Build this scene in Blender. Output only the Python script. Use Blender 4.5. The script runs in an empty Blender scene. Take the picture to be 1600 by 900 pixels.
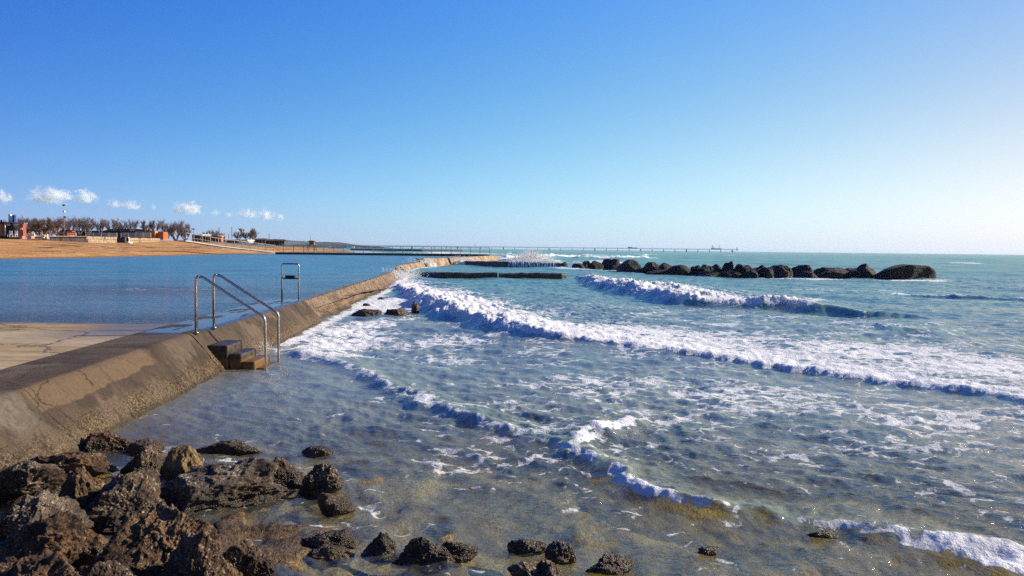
import bpy, math, random
import numpy as np
from mathutils import Vector, Matrix

sc = bpy.context.scene
col = sc.collection
RAD = math.radians
rng = np.random.default_rng(7)
random.seed(7)

# ------------------------------------------------------------------ camera, sky, sun, exposure
H = 2.2                      # lens height above the sea
F = 1160.0                   # focal length in photo pixels (1600 wide)
PITCH = math.atan(61.1 / F)
ROLL = 0.0112
SUN_AZ, SUN_EL = RAD(78), RAD(27)

cam = bpy.data.cameras.new('camera'); camo = bpy.data.objects.new('camera', cam); col.objects.link(camo)
cam.sensor_width = 36; cam.lens = 36 * F / 1600; cam.clip_start = 0.05; cam.clip_end = 60000
Fw = Vector((0, math.cos(PITCH), -math.sin(PITCH)))
R0 = Vector((1, 0, 0)); U0 = Vector((0, math.sin(PITCH), math.cos(PITCH)))
Rt = R0 * math.cos(ROLL) + U0 * math.sin(ROLL)
Up = U0 * math.cos(ROLL) - R0 * math.sin(ROLL)
M = Matrix((Rt, Up, -Fw)).transposed().to_4x4(); M.translation = Vector((0, 0, H))
camo.matrix_world = M
sc.camera = camo

w = bpy.data.worlds.new('World'); sc.world = w; w.use_nodes = True
nt = w.node_tree; nt.nodes.clear()
sky = nt.nodes.new('ShaderNodeTexSky'); sky.sky_type = 'NISHITA'; sky.sun_disc = False
sky.sun_elevation = SUN_EL; sky.sun_rotation = SUN_AZ
sky.air_density = 1.0; sky.dust_density = 0.35; sky.ozone_density = 2.2; sky.altitude = 0
def wn(typ, **inp):
    nd = nt.nodes.new(typ)
    return nd
def wm(op, a, b=0.0, clamp=False):
    nd = nt.nodes.new('ShaderNodeMath'); nd.operation = op; nd.use_clamp = clamp
    for i, v in enumerate((a, b)):
        if isinstance(v, bpy.types.NodeSocket): nt.links.new(v, nd.inputs[i])
        else: nd.inputs[i].default_value = v
    return nd.outputs[0]
tc = nt.nodes.new('ShaderNodeTexCoord'); sxyz = nt.nodes.new('ShaderNodeSeparateXYZ'); nt.links.new(tc.outputs['Generated'], sxyz.inputs[0])
dx_, dy_, dz_ = sxyz.outputs
zc = wm('MINIMUM', wm('MAXIMUM', dz_, 0.0), 0.42)
s_ = wm('ADD', wm('MULTIPLY', dx_, math.sin(SUN_AZ)), wm('MULTIPLY', dy_, math.cos(SUN_AZ)))
s_ = wm('MINIMUM', wm('MAXIMUM', s_, -0.5), 0.8)
e_ = wm('EXPONENT', wm('MULTIPLY', zc, -12.0))
terms = (None, s_, e_, zc, wm('MULTIPLY', s_, e_), wm('MULTIPLY', s_, s_))
SKYC = ((-0.2571, 1.6307, -0.2928, -3.1799, -1.1692, -0.4951), (-0.1147, 0.8667, -0.0479, -0.5518, -0.2884, -1.0353), (-0.2752, 0.0927, 0.8574, 1.9291, 0.1483, -0.8455))
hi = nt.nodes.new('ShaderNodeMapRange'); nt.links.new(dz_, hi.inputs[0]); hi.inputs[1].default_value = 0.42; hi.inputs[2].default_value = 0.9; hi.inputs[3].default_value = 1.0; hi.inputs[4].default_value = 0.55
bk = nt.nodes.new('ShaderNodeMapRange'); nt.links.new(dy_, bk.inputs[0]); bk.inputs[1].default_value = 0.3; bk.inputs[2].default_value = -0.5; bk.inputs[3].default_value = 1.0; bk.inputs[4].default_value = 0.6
dim = wm('MULTIPLY', hi.outputs[0], bk.outputs[0])  # unseen sky overhead and behind the camera dimmed to cut ambient fill
cmb = nt.nodes.new('ShaderNodeCombineXYZ')
for i in range(3):
    v = SKYC[i][0]
    for k in range(1, 6): v = wm('ADD', wm('MULTIPLY', terms[k], SKYC[i][k]), v)
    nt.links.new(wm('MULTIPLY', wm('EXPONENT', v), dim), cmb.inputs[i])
hs = nt.nodes.new('ShaderNodeVectorMath'); hs.operation = 'MULTIPLY'; nt.links.new(cmb.outputs[0], hs.inputs[1])
bg = nt.nodes.new('ShaderNodeBackground'); bg.inputs['Strength'].default_value = 0.1025
wo = nt.nodes.new('ShaderNodeOutputWorld')
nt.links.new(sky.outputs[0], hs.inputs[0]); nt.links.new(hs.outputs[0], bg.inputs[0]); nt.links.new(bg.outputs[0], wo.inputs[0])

sun = bpy.data.lights.new('sun', 'SUN'); suno = bpy.data.objects.new('sun', sun); col.objects.link(suno)
sun.energy = 5.0; sun.angle = RAD(0.5); sun.color = (1.0, 0.90, 0.76)
sdir = Vector((math.sin(SUN_AZ) * math.cos(SUN_EL), math.cos(SUN_AZ) * math.cos(SUN_EL), math.sin(SUN_EL)))
suno.rotation_euler = sdir.to_track_quat('Z', 'Y').to_euler()

sc.view_settings.view_transform = 'Standard'; sc.view_settings.look = 'None'
sc.view_settings.gamma = 1; sc.view_settings.use_curve_mapping = False
sc.view_settings.exposure = 0.5
sc.render.engine = 'CYCLES'
cy = sc.cycles
cy.max_bounces = 12; cy.diffuse_bounces = 2; cy.glossy_bounces = 3; cy.transmission_bounces = 4
cy.transparent_max_bounces = 8; cy.volume_bounces = 10
cy.caustics_reflective = False; cy.caustics_refractive = False
cy.use_denoising = False
cy.adaptive_threshold = 0.006
cy.sample_clamp_indirect = 4.0

# ------------------------------------------------------------------ pixel helpers (1600x900 photo pixels)
def ray(x, y):
    return (Rt * ((x - 800) / F) + Up * ((450 - y) / F) + Fw)
def at(x, y, z=0.0):
    d = ray(x, y); t = (z - H) / d.z
    return Vector((d.x * t, d.y * t, z))
def atY(x, y, Y):
    d = ray(x, y); t = Y / d.y
    return Vector((d.x * t, Y, H + d.z * t))

# ------------------------------------------------------------------ numpy noise
def _hash(ix, iy, iz, seed):
    h = (ix.astype(np.int64) * 374761393 + iy.astype(np.int64) * 668265263 + iz.astype(np.int64) * 2147483647 + seed * 974711) & 0xffffffff
    h = ((h ^ (h >> 13)) * 1274126177) & 0xffffffff
    h = ((h ^ (h >> 16)) * 2246822519) & 0xffffffff
    return ((h ^ (h >> 15)) & 0xffffff) / float(0xffffff)
def vnoise(x, y, z, seed=0):
    ix, iy, iz = np.floor(x), np.floor(y), np.floor(z)
    fx, fy, fz = x - ix, y - iy, z - iz
    fx = fx * fx * fx * (fx * (fx * 6 - 15) + 10); fy = fy * fy * fy * (fy * (fy * 6 - 15) + 10); fz = fz * fz * fz * (fz * (fz * 6 - 15) + 10)
    def c(a, b, d): return _hash(ix + a, iy + b, iz + d, seed)
    x00 = c(0,0,0) * (1 - fx) + c(1,0,0) * fx; x10 = c(0,1,0) * (1 - fx) + c(1,1,0) * fx
    x01 = c(0,0,1) * (1 - fx) + c(1,0,1) * fx; x11 = c(0,1,1) * (1 - fx) + c(1,1,1) * fx
    return ((x00 * (1 - fy) + x10 * fy) * (1 - fz) + (x01 * (1 - fy) + x11 * fy) * fz) * 2 - 1
def vnoise2(x, y, seed=0):
    ix, iy = np.floor(x), np.floor(y); z = np.zeros_like(ix)
    fx, fy = x - ix, y - iy
    fx = fx * fx * fx * (fx * (fx * 6 - 15) + 10); fy = fy * fy * fy * (fy * (fy * 6 - 15) + 10)
    a = _hash(ix, iy, z, seed) * (1 - fx) + _hash(ix + 1, iy, z, seed) * fx
    b = _hash(ix, iy + 1, z, seed) * (1 - fx) + _hash(ix + 1, iy + 1, z, seed) * fx
    return (a * (1 - fy) + b * fy) * 2 - 1
def fbm(p, octv=5, scale=1.0, seed=0, ridged=False, gain=0.5):
    s = np.zeros(len(p)); a = 1.0; f = scale; tot = 0
    for k in range(octv):
        n = vnoise(p[:,0] * f + k * 7.3, p[:,1] * f + k * 3.1, p[:,2] * f - k * 5.7, seed + k)
        if ridged: n = 1 - 2 * np.abs(n)
        s += a * n; tot += a; a *= gain; f *= 2.03
    return s / tot
def fbm2(x, y, octv=4, scale=1.0, seed=0, gain=0.5, ridged=False):
    s = np.zeros(x.shape); a = 1.0; f = scale; tot = 0
    for k in range(octv):
        n = vnoise2(x * f + k * 17.3, y * f - k * 9.1, seed + k)
        if ridged: n = 1 - 2 * np.abs(n)
        s += a * n; tot += a; a *= gain; f *= 2.03
    return s / tot
def sstep(a, b, x):
    t = np.clip((x - a) / (b - a), 0, 1); return t * t * (3 - 2 * t)

# ------------------------------------------------------------------ object helpers
def tag(o, label=None, cat=None, group=None, kind=None):
    if label: o['label'] = label
    if cat: o['category'] = cat
    if group: o['group'] = group
    if kind: o['kind'] = kind
    return o
def empty(name, loc, rz=0.0):
    o = bpy.data.objects.new(name, None); col.objects.link(o); o.location = loc; o.rotation_euler = (0, 0, rz)
    o.empty_display_size = 0.2
    return o
def np_mesh(name, V, Q, mat, smooth=False, attrs=None, parent=None):
    """V (n,3), Q (m,3|4) int arrays"""
    me = bpy.data.meshes.new(name)
    V = np.asarray(V, dtype=np.float32); Q = np.asarray(Q, dtype=np.int32)
    k = Q.shape[1]
    me.vertices.add(len(V)); me.vertices.foreach_set('co', V.ravel())
    me.loops.add(Q.size); me.loops.foreach_set('vertex_index', Q.ravel())
    me.polygons.add(len(Q)); me.polygons.foreach_set('loop_start', np.arange(0, Q.size, k, dtype=np.int32))
    if smooth: me.polygons.foreach_set('use_smooth', np.ones(len(Q), dtype=bool))
    for an, av in (attrs or {}).items():
        at_ = me.attributes.new(an, 'FLOAT', 'POINT'); at_.data.foreach_set('value', np.asarray(av, dtype=np.float32))
    me.update(calc_edges=True); me.validate()
    me.materials.append(mat)
    o = bpy.data.objects.new(name, me); col.objects.link(o)
    if parent: o.parent = parent
    return o
class MB:
    def __init__(s): s.v = []; s.f = []; s.sm = []
    def add(s, vs, fs, smooth=False):
        b = len(s.v); s.v += [tuple(v) for v in vs]
        for f in fs: s.f.append(tuple(i + b for i in f)); s.sm.append(smooth)
        return s
    def box(s, c, size, rz=0.0, rx=0.0, ry=0.0, taper=1.0):
        hx, hy, hz = size[0] / 2, size[1] / 2, size[2] / 2
        m = Matrix.Rotation(rz, 3, 'Z') @ Matrix.Rotation(ry, 3, 'Y') @ Matrix.Rotation(rx, 3, 'X')
        vs = []
        for dz in (-1, 1):
            t = taper if dz > 0 else 1
            for dx, dy in ((-1,-1),(1,-1),(1,1),(-1,1)):
                vs.append(Vector(c) + m @ Vector((dx * hx * t, dy * hy * t, dz * hz)))
        return s.add(vs, [(3,2,1,0),(4,5,6,7),(0,1,5,4),(1,2,6,5),(2,3,7,6),(3,0,4,7)])
    def bar(s, a, b, w_, h_):
        a, b = Vector(a), Vector(b); d = (b - a); L = d.length; d.normalize()
        up = Vector((0,0,1)) if abs(d.z) < 0.95 else Vector((0,1,0))
        sd = d.cross(up).normalized(); up = sd.cross(d)
        vs = []
        for p in (a, b):
            for i, j in ((-1,-1),(1,-1),(1,1),(-1,1)): vs.append(p + sd * (i * w_ / 2) + up * (j * h_ / 2))
        return s.add(vs, [(3,2,1,0),(4,5,6,7),(0,1,5,4),(1,2,6,5),(2,3,7,6),(3,0,4,7)])
    def tube(s, pts, r, n=8, cap=True):
        pts = [Vector(p) for p in pts]; rs = r if isinstance(r, (list, tuple)) else [r] * len(pts)
        vs = []; fs = []
        prev = None
        for i, p in enumerate(pts):
            d = (pts[min(i + 1, len(pts) - 1)] - pts[max(i - 1, 0)]).normalized()
            if prev is None:
                up = Vector((0,0,1)) if abs(d.z) < 0.9 else Vector((0,1,0)); a = d.cross(up).normalized()
            else:
                a = (prev - d * prev.dot(d)).normalized()
            prev = a; b = d.cross(a)
            for k in range(n):
                t = 2 * math.pi * k / n; vs.append(p + (a * math.cos(t) + b * math.sin(t)) * rs[i])
        for i in range(len(pts) - 1):
            for k in range(n):
                fs.append((i * n + k, i * n + (k + 1) % n, (i + 1) * n + (k + 1) % n, (i + 1) * n + k))
        if cap:
            fs.append(tuple(range(n - 1, -1, -1))); fs.append(tuple((len(pts) - 1) * n + k for k in range(n)))
        return s.add(vs, fs, True)
    def build(s, name, mat, parent=None, bevel=0.0):
        me = bpy.data.meshes.new(name); me.from_pydata(s.v, [], s.f); me.update()
        me.polygons.foreach_set('use_smooth', s.sm)
        me.materials.append(mat)
        o = bpy.data.objects.new(name, me); col.objects.link(o)
        if parent: o.parent = parent
        if bevel:
            b = o.modifiers.new('bevel', 'BEVEL'); b.width = bevel; b.segments = 2; b.limit_method = 'ANGLE'
        return o
def copy_tree(o, parent=None):
    c = o.copy(); col.objects.link(c); c.parent = parent
    for ch in list(o.children): copy_tree(ch, c)
    return c

# ------------------------------------------------------------------ node helper
class NT:
    def __init__(s, name):
        s.m = bpy.data.materials.new(name); s.m.use_nodes = True
        s.t = s.m.node_tree; s.t.nodes.clear()
        s.out = s.t.nodes.new('ShaderNodeOutputMaterial')
        s._pos = None
    def n(s, typ, **kw):
        nd = s.t.nodes.new(typ)
        for k, v in kw.items():
            if k == 'inp':
                for a, b in v.items():
                    if hasattr(b, 'is_linked') or isinstance(b, bpy.types.NodeSocket): s.t.links.new(b, nd.inputs[a])
                    else: nd.inputs[a].default_value = b
            else: setattr(nd, k, v)
        return nd
    def pos(s):
        if s._pos is None: s._pos = s.n('ShaderNodeNewGeometry').outputs['Position']
        return s._pos
    def obj(s): return s.n('ShaderNodeTexCoord').outputs['Object']
    def noise(s, scale, detail=4, rough=0.55, vec=None, dist=0.0, out='Fac'):
        return s.n('ShaderNodeTexNoise', inp={'Vector': vec or s.pos(), 'Scale': scale, 'Detail': detail, 'Roughness': rough, 'Distortion': dist}).outputs[out]
    def vor(s, scale, feature='F1', vec=None, out='Distance', rnd=1.0):
        return s.n('ShaderNodeTexVoronoi', feature=feature, inp={'Vector': vec or s.pos(), 'Scale': scale, 'Randomness': rnd}).outputs[out]
    def math(s, op, a, b=0.0, c=0.0, clamp=False):
        nd = s.n('ShaderNodeMath', operation=op, use_clamp=clamp, inp={0: a, 1: b, 2: c}); return nd.outputs[0]
    def ramp(s, fac, a, b, lo=0.0, hi=1.0, smooth=True):
        nd = s.n('ShaderNodeMapRange', interpolation_type='SMOOTHSTEP' if smooth else 'LINEAR', inp={'Value': fac, 'From Min': a, 'From Max': b, 'To Min': lo, 'To Max': hi}); return nd.outputs[0]
    def mix(s, fac, a, b, mode='MIX'):
        nd = s.n('ShaderNodeMix', data_type='RGBA', blend_type=mode)
        for i, v in ((0, fac), (6, a), (7, b)):
            if isinstance(v, bpy.types.NodeSocket): s.t.links.new(v, nd.inputs[i])
            else: nd.inputs[i].default_value = (*v, 1) if isinstance(v, tuple) and len(v) == 3 else v
        return nd.outputs[2]
    def attr(s, name): return s.n('ShaderNodeAttribute', attribute_name=name).outputs['Fac']
    def xyz(s, v=None):
        nd = s.n('ShaderNodeSeparateXYZ', inp={0: v or s.pos()}); return nd.outputs
    def mapping(s, scale, vec=None, rot=(0,0,0)):
        return s.n('ShaderNodeMapping', inp={'Vector': vec or s.pos(), 'Scale': scale, 'Rotation': rot}).outputs[0]
    def bump(s, h, strength=0.5, dist=0.02, normal=None):
        i = {'Height': h, 'Strength': strength, 'Distance': dist}
        if normal: i['Normal'] = normal
        return s.n('ShaderNodeBump', inp=i).outputs[0]
    def bsdf(s, color, rough=0.8, normal=None, spec=0.3, metal=0.0, **kw):
        i = {'Base Color': (*color, 1) if isinstance(color, tuple) and len(color) == 3 else color, 'Roughness': rough, 'Specular IOR Level': spec, 'Metallic': metal}
        if normal: i['Normal'] = normal
        i.update(kw)
        return s.n('ShaderNodeBsdfPrincipled', inp=i).outputs[0]
    def done(s, sh, vol=False):
        s.t.links.new(sh, s.out.inputs['Volume' if vol else 'Surface']); return s.m

def mat_simple(name, c, rough=0.7, var=0.15, scale=3.0, spec=0.3, metal=0.0, bump=0.0):
    t = NT(name)
    n = t.noise(scale, 5)
    c2 = tuple(min(1, x * (1 + var)) for x in c); c1 = tuple(x * (1 - var * 1.6) for x in c)
    nm = t.bump(n, bump, 0.01) if bump else None
    return t.done(t.bsdf(t.mix(t.ramp(n, 0.3, 0.7), c1, c2), rough, nm, spec, metal))

# ------------------------------------------------------------------ materials
def make_water():
    t = NT('sea_water')
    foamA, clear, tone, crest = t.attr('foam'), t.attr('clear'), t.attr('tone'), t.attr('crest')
    P = t.pos()
    dist = t.n('ShaderNodeVectorMath', operation='LENGTH', inp={0: P}).outputs['Value']
    # body colour: turbid turquoise offshore, grey green inshore
    body = t.mix(tone, (0.36, 0.35, 0.245), (0.13, 0.42, 0.38))
    big = t.noise(0.35, 3, 0.5)
    body = t.mix(t.ramp(big, 0.35, 0.7, 0, 0.35), body, (0.09, 0.17, 0.17))
    body = t.mix(t.math('MULTIPLY', crest, 0.85), body, (0.34, 0.50, 0.24))  # lighter green on crests stands in for sunlight glowing through them
    # ripples: bump, small waves fading with distance
    m1 = t.mapping((1.0, 2.6, 1.0), rot=(0, 0, RAD(12)))
    n1 = t.noise(3.2, 3, 0.6, vec=m1, dist=0.6)
    n2 = t.noise(11.0, 3, 0.6, vec=m1, dist=0.5)
    n3 = t.noise(0.8, 3, 0.6, vec=m1, dist=0.4)
    h = t.math('ADD', t.math('MULTIPLY', n1, 0.55), t.math('MULTIPLY', n2, t.ramp(dist, 6, 30, 0.26, 0.14)))
    h = t.math('ADD', h, t.math('MULTIPLY', n3, t.ramp(dist, 8, 60, 0.3, 2.2)))
    h = t.math('ADD', h, t.math('MULTIPLY', t.noise(26.0, 2, 0.6, vec=m1, dist=0.4), t.ramp(dist, 5, 22, 0.09, 0.03)))
    # foam pattern
    wv = t.n('ShaderNodeVectorMath', operation='ADD', inp={0: P, 1: t.n('ShaderNodeVectorMath', operation='SCALE', inp={0: t.noise(1.3, 3, 0.6, out='Color'), 'Scale': 0.9}).outputs[0]}).outputs[0]
    wv = t.mapping((0.62, 1.0, 1.0), vec=wv)
    far_ = t.ramp(dist, 7, 26)
    v1 = t.vor(3.2, 'DISTANCE_TO_EDGE', vec=wv)
    v2 = t.math('MULTIPLY', t.vor(1.1, 'DISTANCE_TO_EDGE', vec=wv), 0.9)
    na, nb2 = t.noise(6.0, 8, 0.70, vec=wv), t.noise(1.25, 9, 0.70, vec=wv)
    nn = t.math('ADD', t.math('MULTIPLY', na, t.math('SUBTRACT', 1.0, far_)), t.math('MULTIPLY', nb2, far_))
    lace = t.math('SUBTRACT', 0.62, t.math('MULTIPLY', v1, 1.7))
    lace2 = t.math('SUBTRACT', 0.40, t.math('MULTIPLY', v2, 1.3))
    pat = t.math('ADD', t.math('MULTIPLY', t.math('MAXIMUM', lace, lace2), 0.5), t.math('MULTIPLY', nn, 0.95))
    patch = t.noise(0.9, 4, 0.6)
    pat = t.math('ADD', pat, t.math('MULTIPLY', t.math('SUBTRACT', patch, 0.5), 0.55))
    thr = t.math('SUBTRACT', 1.06, t.math('MULTIPLY', foamA, 0.72))
    foam = t.ramp(t.math('SUBTRACT', pat, thr), -0.01, 0.05)
    foam = t.math('MULTIPLY', foam, t.math('MULTIPLY', t.ramp(foamA, 0.02, 0.12), t.ramp(foamA, 0.35, 0.85, 0.60, 0.95)))
    nrm = t.bump(h, 1.0, 0.055)
    fh = t.math('ADD', t.math('MULTIPLY', t.noise(14, 5, 0.7), 1.0), t.math('MULTIPLY', foam, 0.25))
    fn = t.bump(t.math('ADD', fh, t.math('MULTIPLY', t.noise(4.5, 4, 0.65), 1.6)), 0.8, 0.035)
    diff = t.n('ShaderNodeBsdfDiffuse', inp={'Color': body, 'Normal': nrm}).outputs[0]
    bodys = diff
    trn = t.n('ShaderNodeBsdfTransparent', inp={'Color': (0.80, 0.84, 0.66, 1)}).outputs[0]
    bodys = t.n('ShaderNodeMixShader', inp={0: clear, 1: bodys, 2: trn}).outputs[0]
    fre = t.n('ShaderNodeFresnel', inp={'IOR': 1.33, 'Normal': nrm}).outputs[0]
    gl = t.n('ShaderNodeBsdfGlossy', inp={'Color': (1.0, 0.82, 0.66, 1), 'Roughness': t.ramp(dist, 8, 120, 0.10, 0.30), 'Normal': nrm}).outputs[0]
    wsh = t.n('ShaderNodeMixShader', inp={0: t.math('MULTIPLY', fre, t.math('MULTIPLY', t.ramp(dist, 20, 140, 0.66, 0.42), t.ramp(dist, 5, 15, 0.50, 1.0))), 1: bodys, 2: gl}).outputs[0]
    fd_ = t.n('ShaderNodeBsdfDiffuse', inp={'Color': (0.86, 0.855, 0.84, 1), 'Normal': fn}).outputs[0]
    fsh = fd_
    return t.done(t.n('ShaderNodeMixShader', inp={0: foam, 1: wsh, 2: fsh}).outputs[0])

def make_pool():
    t = NT('pool_water')
    foamA, clear = t.attr('foam'), t.attr('clear')
    P = t.pos()
    dist = t.n('ShaderNodeVectorMath', operation='LENGTH', inp={0: P}).outputs['Value']
    m1 = t.mapping((0.8, 1.6, 1.0))
    h = t.math('ADD', t.math('MULTIPLY', t.noise(2.4, 4, 0.6, vec=m1, dist=0.5), 0.7), t.math('MULTIPLY', t.noise(0.5, 3, 0.6, vec=m1), t.ramp(dist, 15, 80, 0.3, 1.8)))
    h = t.math('ADD', h, t.math('MULTIPLY', t.noise(8.0, 3, 0.6, vec=m1), 0.35))
    nrm = t.bump(h, 1.0, 0.13)
    body = t.mix(t.ramp(dist, 16, 60), (0.10, 0.21, 0.30), (0.055, 0.28, 0.41))
    body = t.mix(t.ramp(t.noise(0.25, 4, 0.6, vec=m1), 0.4, 0.65, 0, 0.6), body, (0.02, 0.12, 0.22))
    diff = t.n('ShaderNodeBsdfDiffuse', inp={'Color': body, 'Normal': nrm}).outputs[0]
    trn = t.n('ShaderNodeBsdfTransparent', inp={'Color': (0.75, 0.85, 0.9, 1)}).outputs[0]
    bodys = t.n('ShaderNodeMixShader', inp={0: clear, 1: diff, 2: trn}).outputs[0]
    fre = t.n('ShaderNodeFresnel', inp={'IOR': 1.33, 'Normal': nrm}).outputs[0]
    gl = t.n('ShaderNodeBsdfGlossy', inp={'Color': (0.95, 0.84, 0.72, 1), 'Roughness': t.ramp(dist, 15, 100, 0.12, 0.30), 'Normal': nrm}).outputs[0]
    wsh = t.n('ShaderNodeMixShader', inp={0: t.math('MULTIPLY', fre, 0.45), 1: bodys, 2: gl}).outputs[0]
    nn = t.noise(2.2, 6, 0.7, vec=t.mapping((0.6, 1.6, 1.0)), dist=0.8)
    foam = t.ramp(t.math('ADD', nn, t.math('MULTIPLY', foamA, 0.45)), 0.78, 0.86)
    fsh = t.bsdf((0.78, 0.8, 0.8), 0.9)
    return t.done(t.n('ShaderNodeMixShader', inp={0: foam, 1: wsh, 2: fsh}).outputs[0])

def make_rock(name, dark, light, bar=0.5, wetline=0.06, hue=(0.30, 0.17, 0.07)):
    t = NT(name)
    z = t.xyz()[2]
    n = t.noise(6, 8, 0.65); n2 = t.noise(40, 5, 0.7); vv = t.vor(34, 'F1')
    c = t.mix(t.ramp(n, 0.35, 0.66), dark, light)
    c = t.mix(t.ramp(n2, 0.5, 0.7, 0, 0.55), c, hue)
    spk = t.math('MULTIPLY', t.ramp(t.noise(55, 3, 0.65), 0.55, 0.63), t.ramp(t.noise(3, 3), 0.36, 0.55))
    c = t.mix(t.math('MULTIPLY', spk, bar), c, (0.55, 0.47, 0.36))
    pits = t.ramp(vv, 0.05, 0.32)
    c = t.mix(t.ramp(pits, 0, 1, 0.45, 0.0), c, (0.012, 0.01, 0.008))  # pits also blackened in colour for deep shade
    wet = t.ramp(t.math('ADD', z, t.math('MULTIPLY', n, -0.12)), wetline - 0.05, wetline + 0.03, 1, 0)
    c = t.mix(t.math('MULTIPLY', wet, 0.6), c, (0.03, 0.02, 0.01))
    hgt = t.math('ADD', t.math('MULTIPLY', pits, 0.5), t.math('ADD', t.math('MULTIPLY', n2, 0.8), t.math('MULTIPLY', n, 0.8)))
    nm = t.bump(hgt, 1.0, 0.03)
    return t.done(t.bsdf(c, t.ramp(wet, 0, 1, 0.75, 0.3), nm, 0.35))

def make_seawall():
    t = NT('seawall_concrete')
    x, y, z = t.xyz()
    n = t.noise(1.6, 6, 0.62); n2 = t.noise(14, 6, 0.7); nb = t.noise(0.55, 3)
    base = t.mix(t.ramp(n, 0.35, 0.65), (0.050, 0.034, 0.021), (0.098, 0.066, 0.039))
    base = t.mix(t.ramp(n2, 0.45, 0.72, 0, 0.45), base, (0.04, 0.033, 0.027))
    # broad tan repair band along the upper edge near the camera
    band = t.math('MULTIPLY', t.ramp(t.math('ADD', z, t.math('MULTIPLY', t.noise(1.1, 3), 0.20)), 0.525, 0.545), t.ramp(y, 10.8, 11.1, 1, 0))
    band = t.math('MULTIPLY', band, t.ramp(z, 0.655, 0.675, 1, 0))
    base = t.mix(t.math('MULTIPLY', band, 0.85), base, t.mix(n2, (0.09, 0.058, 0.032), (0.20, 0.13, 0.07)))
    # barnacle zone low down
    low = t.ramp(t.math('ADD', z, t.math('MULTIPLY', n, -0.30)), 0.0, 0.20, 1, 0)
    bn = t.ramp(t.noise(48, 4, 0.7), 0.44, 0.62)
    base = t.mix(t.math('MULTIPLY', low, t.math('MULTIPLY', bn, 0.9)), base, (0.36, 0.24, 0.115))
    pit = t.ramp(t.noise(22, 5, 0.75), 0.40, 0.50, 1, 0)
    base = t.mix(t.math('MULTIPLY', pit, t.ramp(low, 0, 1, 0.25, 0.95)), base, (0.02, 0.014, 0.008))
    fl = t.ramp(t.noise(60, 2), 0.74, 0.76)
    base = t.mix(t.math('MULTIPLY', fl, 0.7), base, (0.6, 0.5, 0.38))
    # grey spot at the near end
    sp = t.n('ShaderNodeVectorMath', operation='DISTANCE', inp={0: t.pos(), 1: (-5.03, 7.32, 0.5)}).outputs['Value']
    spm = t.ramp(t.math('ADD', sp, t.math('MULTIPLY', n2, 0.5)), 0.52, 0.62, 0.8, 0)
    base = t.mix(spm, base, t.mix(t.ramp(n2, 0.4, 0.65), (0.05, 0.048, 0.038), (0.15, 0.135, 0.10)))
    wv = t.n('ShaderNodeVectorMath', operation='ADD', inp={0: t.pos(), 1: t.n('ShaderNodeVectorMath', operation='SCALE', inp={0: t.noise(2.5, 4, 0.7, out='Color'), 'Scale': 0.22}).outputs[0]}).outputs[0]
    ck = t.ramp(t.vor(0.5, 'DISTANCE_TO_EDGE', vec=wv), 0.0, 0.006, 1, 0)
    base = t.mix(t.math('MULTIPLY', ck, 0.75), base, (0.012, 0.009, 0.006))
    jn = t.ramp(t.math('ABSOLUTE', t.math('SUBTRACT', t.math('PINGPONG', t.math('ADD', y, 0.4), 2.05), 0.0)), 0.0, 0.014, 1, 0)
    base = t.mix(t.math('MULTIPLY', jn, 0.8), base, (0.012, 0.009, 0.006))
    drip = t.ramp(t.noise(4.5, 4, 0.65, vec=t.mapping((0.15, 1.0, 0.12))), 0.54, 0.66)
    base = t.mix(t.math('MULTIPLY', drip, 0.5), base, (0.035, 0.028, 0.022))
    patch_ = t.ramp(t.noise(0.7, 5, 0.6), 0.52, 0.56)
    base = t.mix(t.math('MULTIPLY', patch_, 0.35), base, (0.19, 0.14, 0.095))
    # thin wet film on the flat top past the handrails, and a wet dark foot
    top = t.ramp(z, 0.60, 0.64)
    wet = t.math('MULTIPLY', top, t.math('MULTIPLY', t.ramp(t.math('ADD', y, t.math('MULTIPLY', nb, 2.4)), 15.0, 15.6), 1.0))
    pud = t.math('MULTIPLY', t.math('MULTIPLY', top, t.ramp(y, 12.4, 13.2)), t.ramp(t.math('ADD', t.noise(0.9, 3, vec=t.mapping((1.6, 0.45, 1))), t.ramp(y, 9, 13, -0.12, 0.06)), 0.60, 0.63))
    wet = t.math('MULTIPLY', wet, t.ramp(t.noise(1.6, 5, 0.65, vec=t.mapping((2.2, 0.5, 1))), 0.40, 0.52, 0.25, 1.0))
    wet = t.math('MAXIMUM', wet, pud)
    foot = t.ramp(t.math('ADD', z, t.math('MULTIPLY', n2, -0.06)), -0.02, 0.07, 1, 0)
    c = t.mix(t.math('MULTIPLY', t.math('MAXIMUM', wet, foot), 0.6), base, (0.03, 0.024, 0.018))
    hgt = t.math('ADD', t.math('MULTIPLY', n2, t.ramp(low, 0, 1, 0.3, 1.0)), t.math('MULTIPLY', t.noise(70, 3, 0.7), t.ramp(low, 0, 1, 0.25, 0.6)))
    nm = t.bump(hgt, 1.0, 0.045)
    # cancel the grain under the water film
    g = t.n('ShaderNodeNewGeometry').outputs['Normal']
    nmx = t.n('ShaderNodeMix', data_type='VECTOR', inp={0: t.math('MULTIPLY', wet, 0.86), 4: nm, 5: g}).outputs[1]
    return t.done(t.bsdf(c, t.ramp(wet, 0, 1, 0.82, 0.16), nmx, t.ramp(wet, 0, 1, 0.25, 0.55)))

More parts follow.
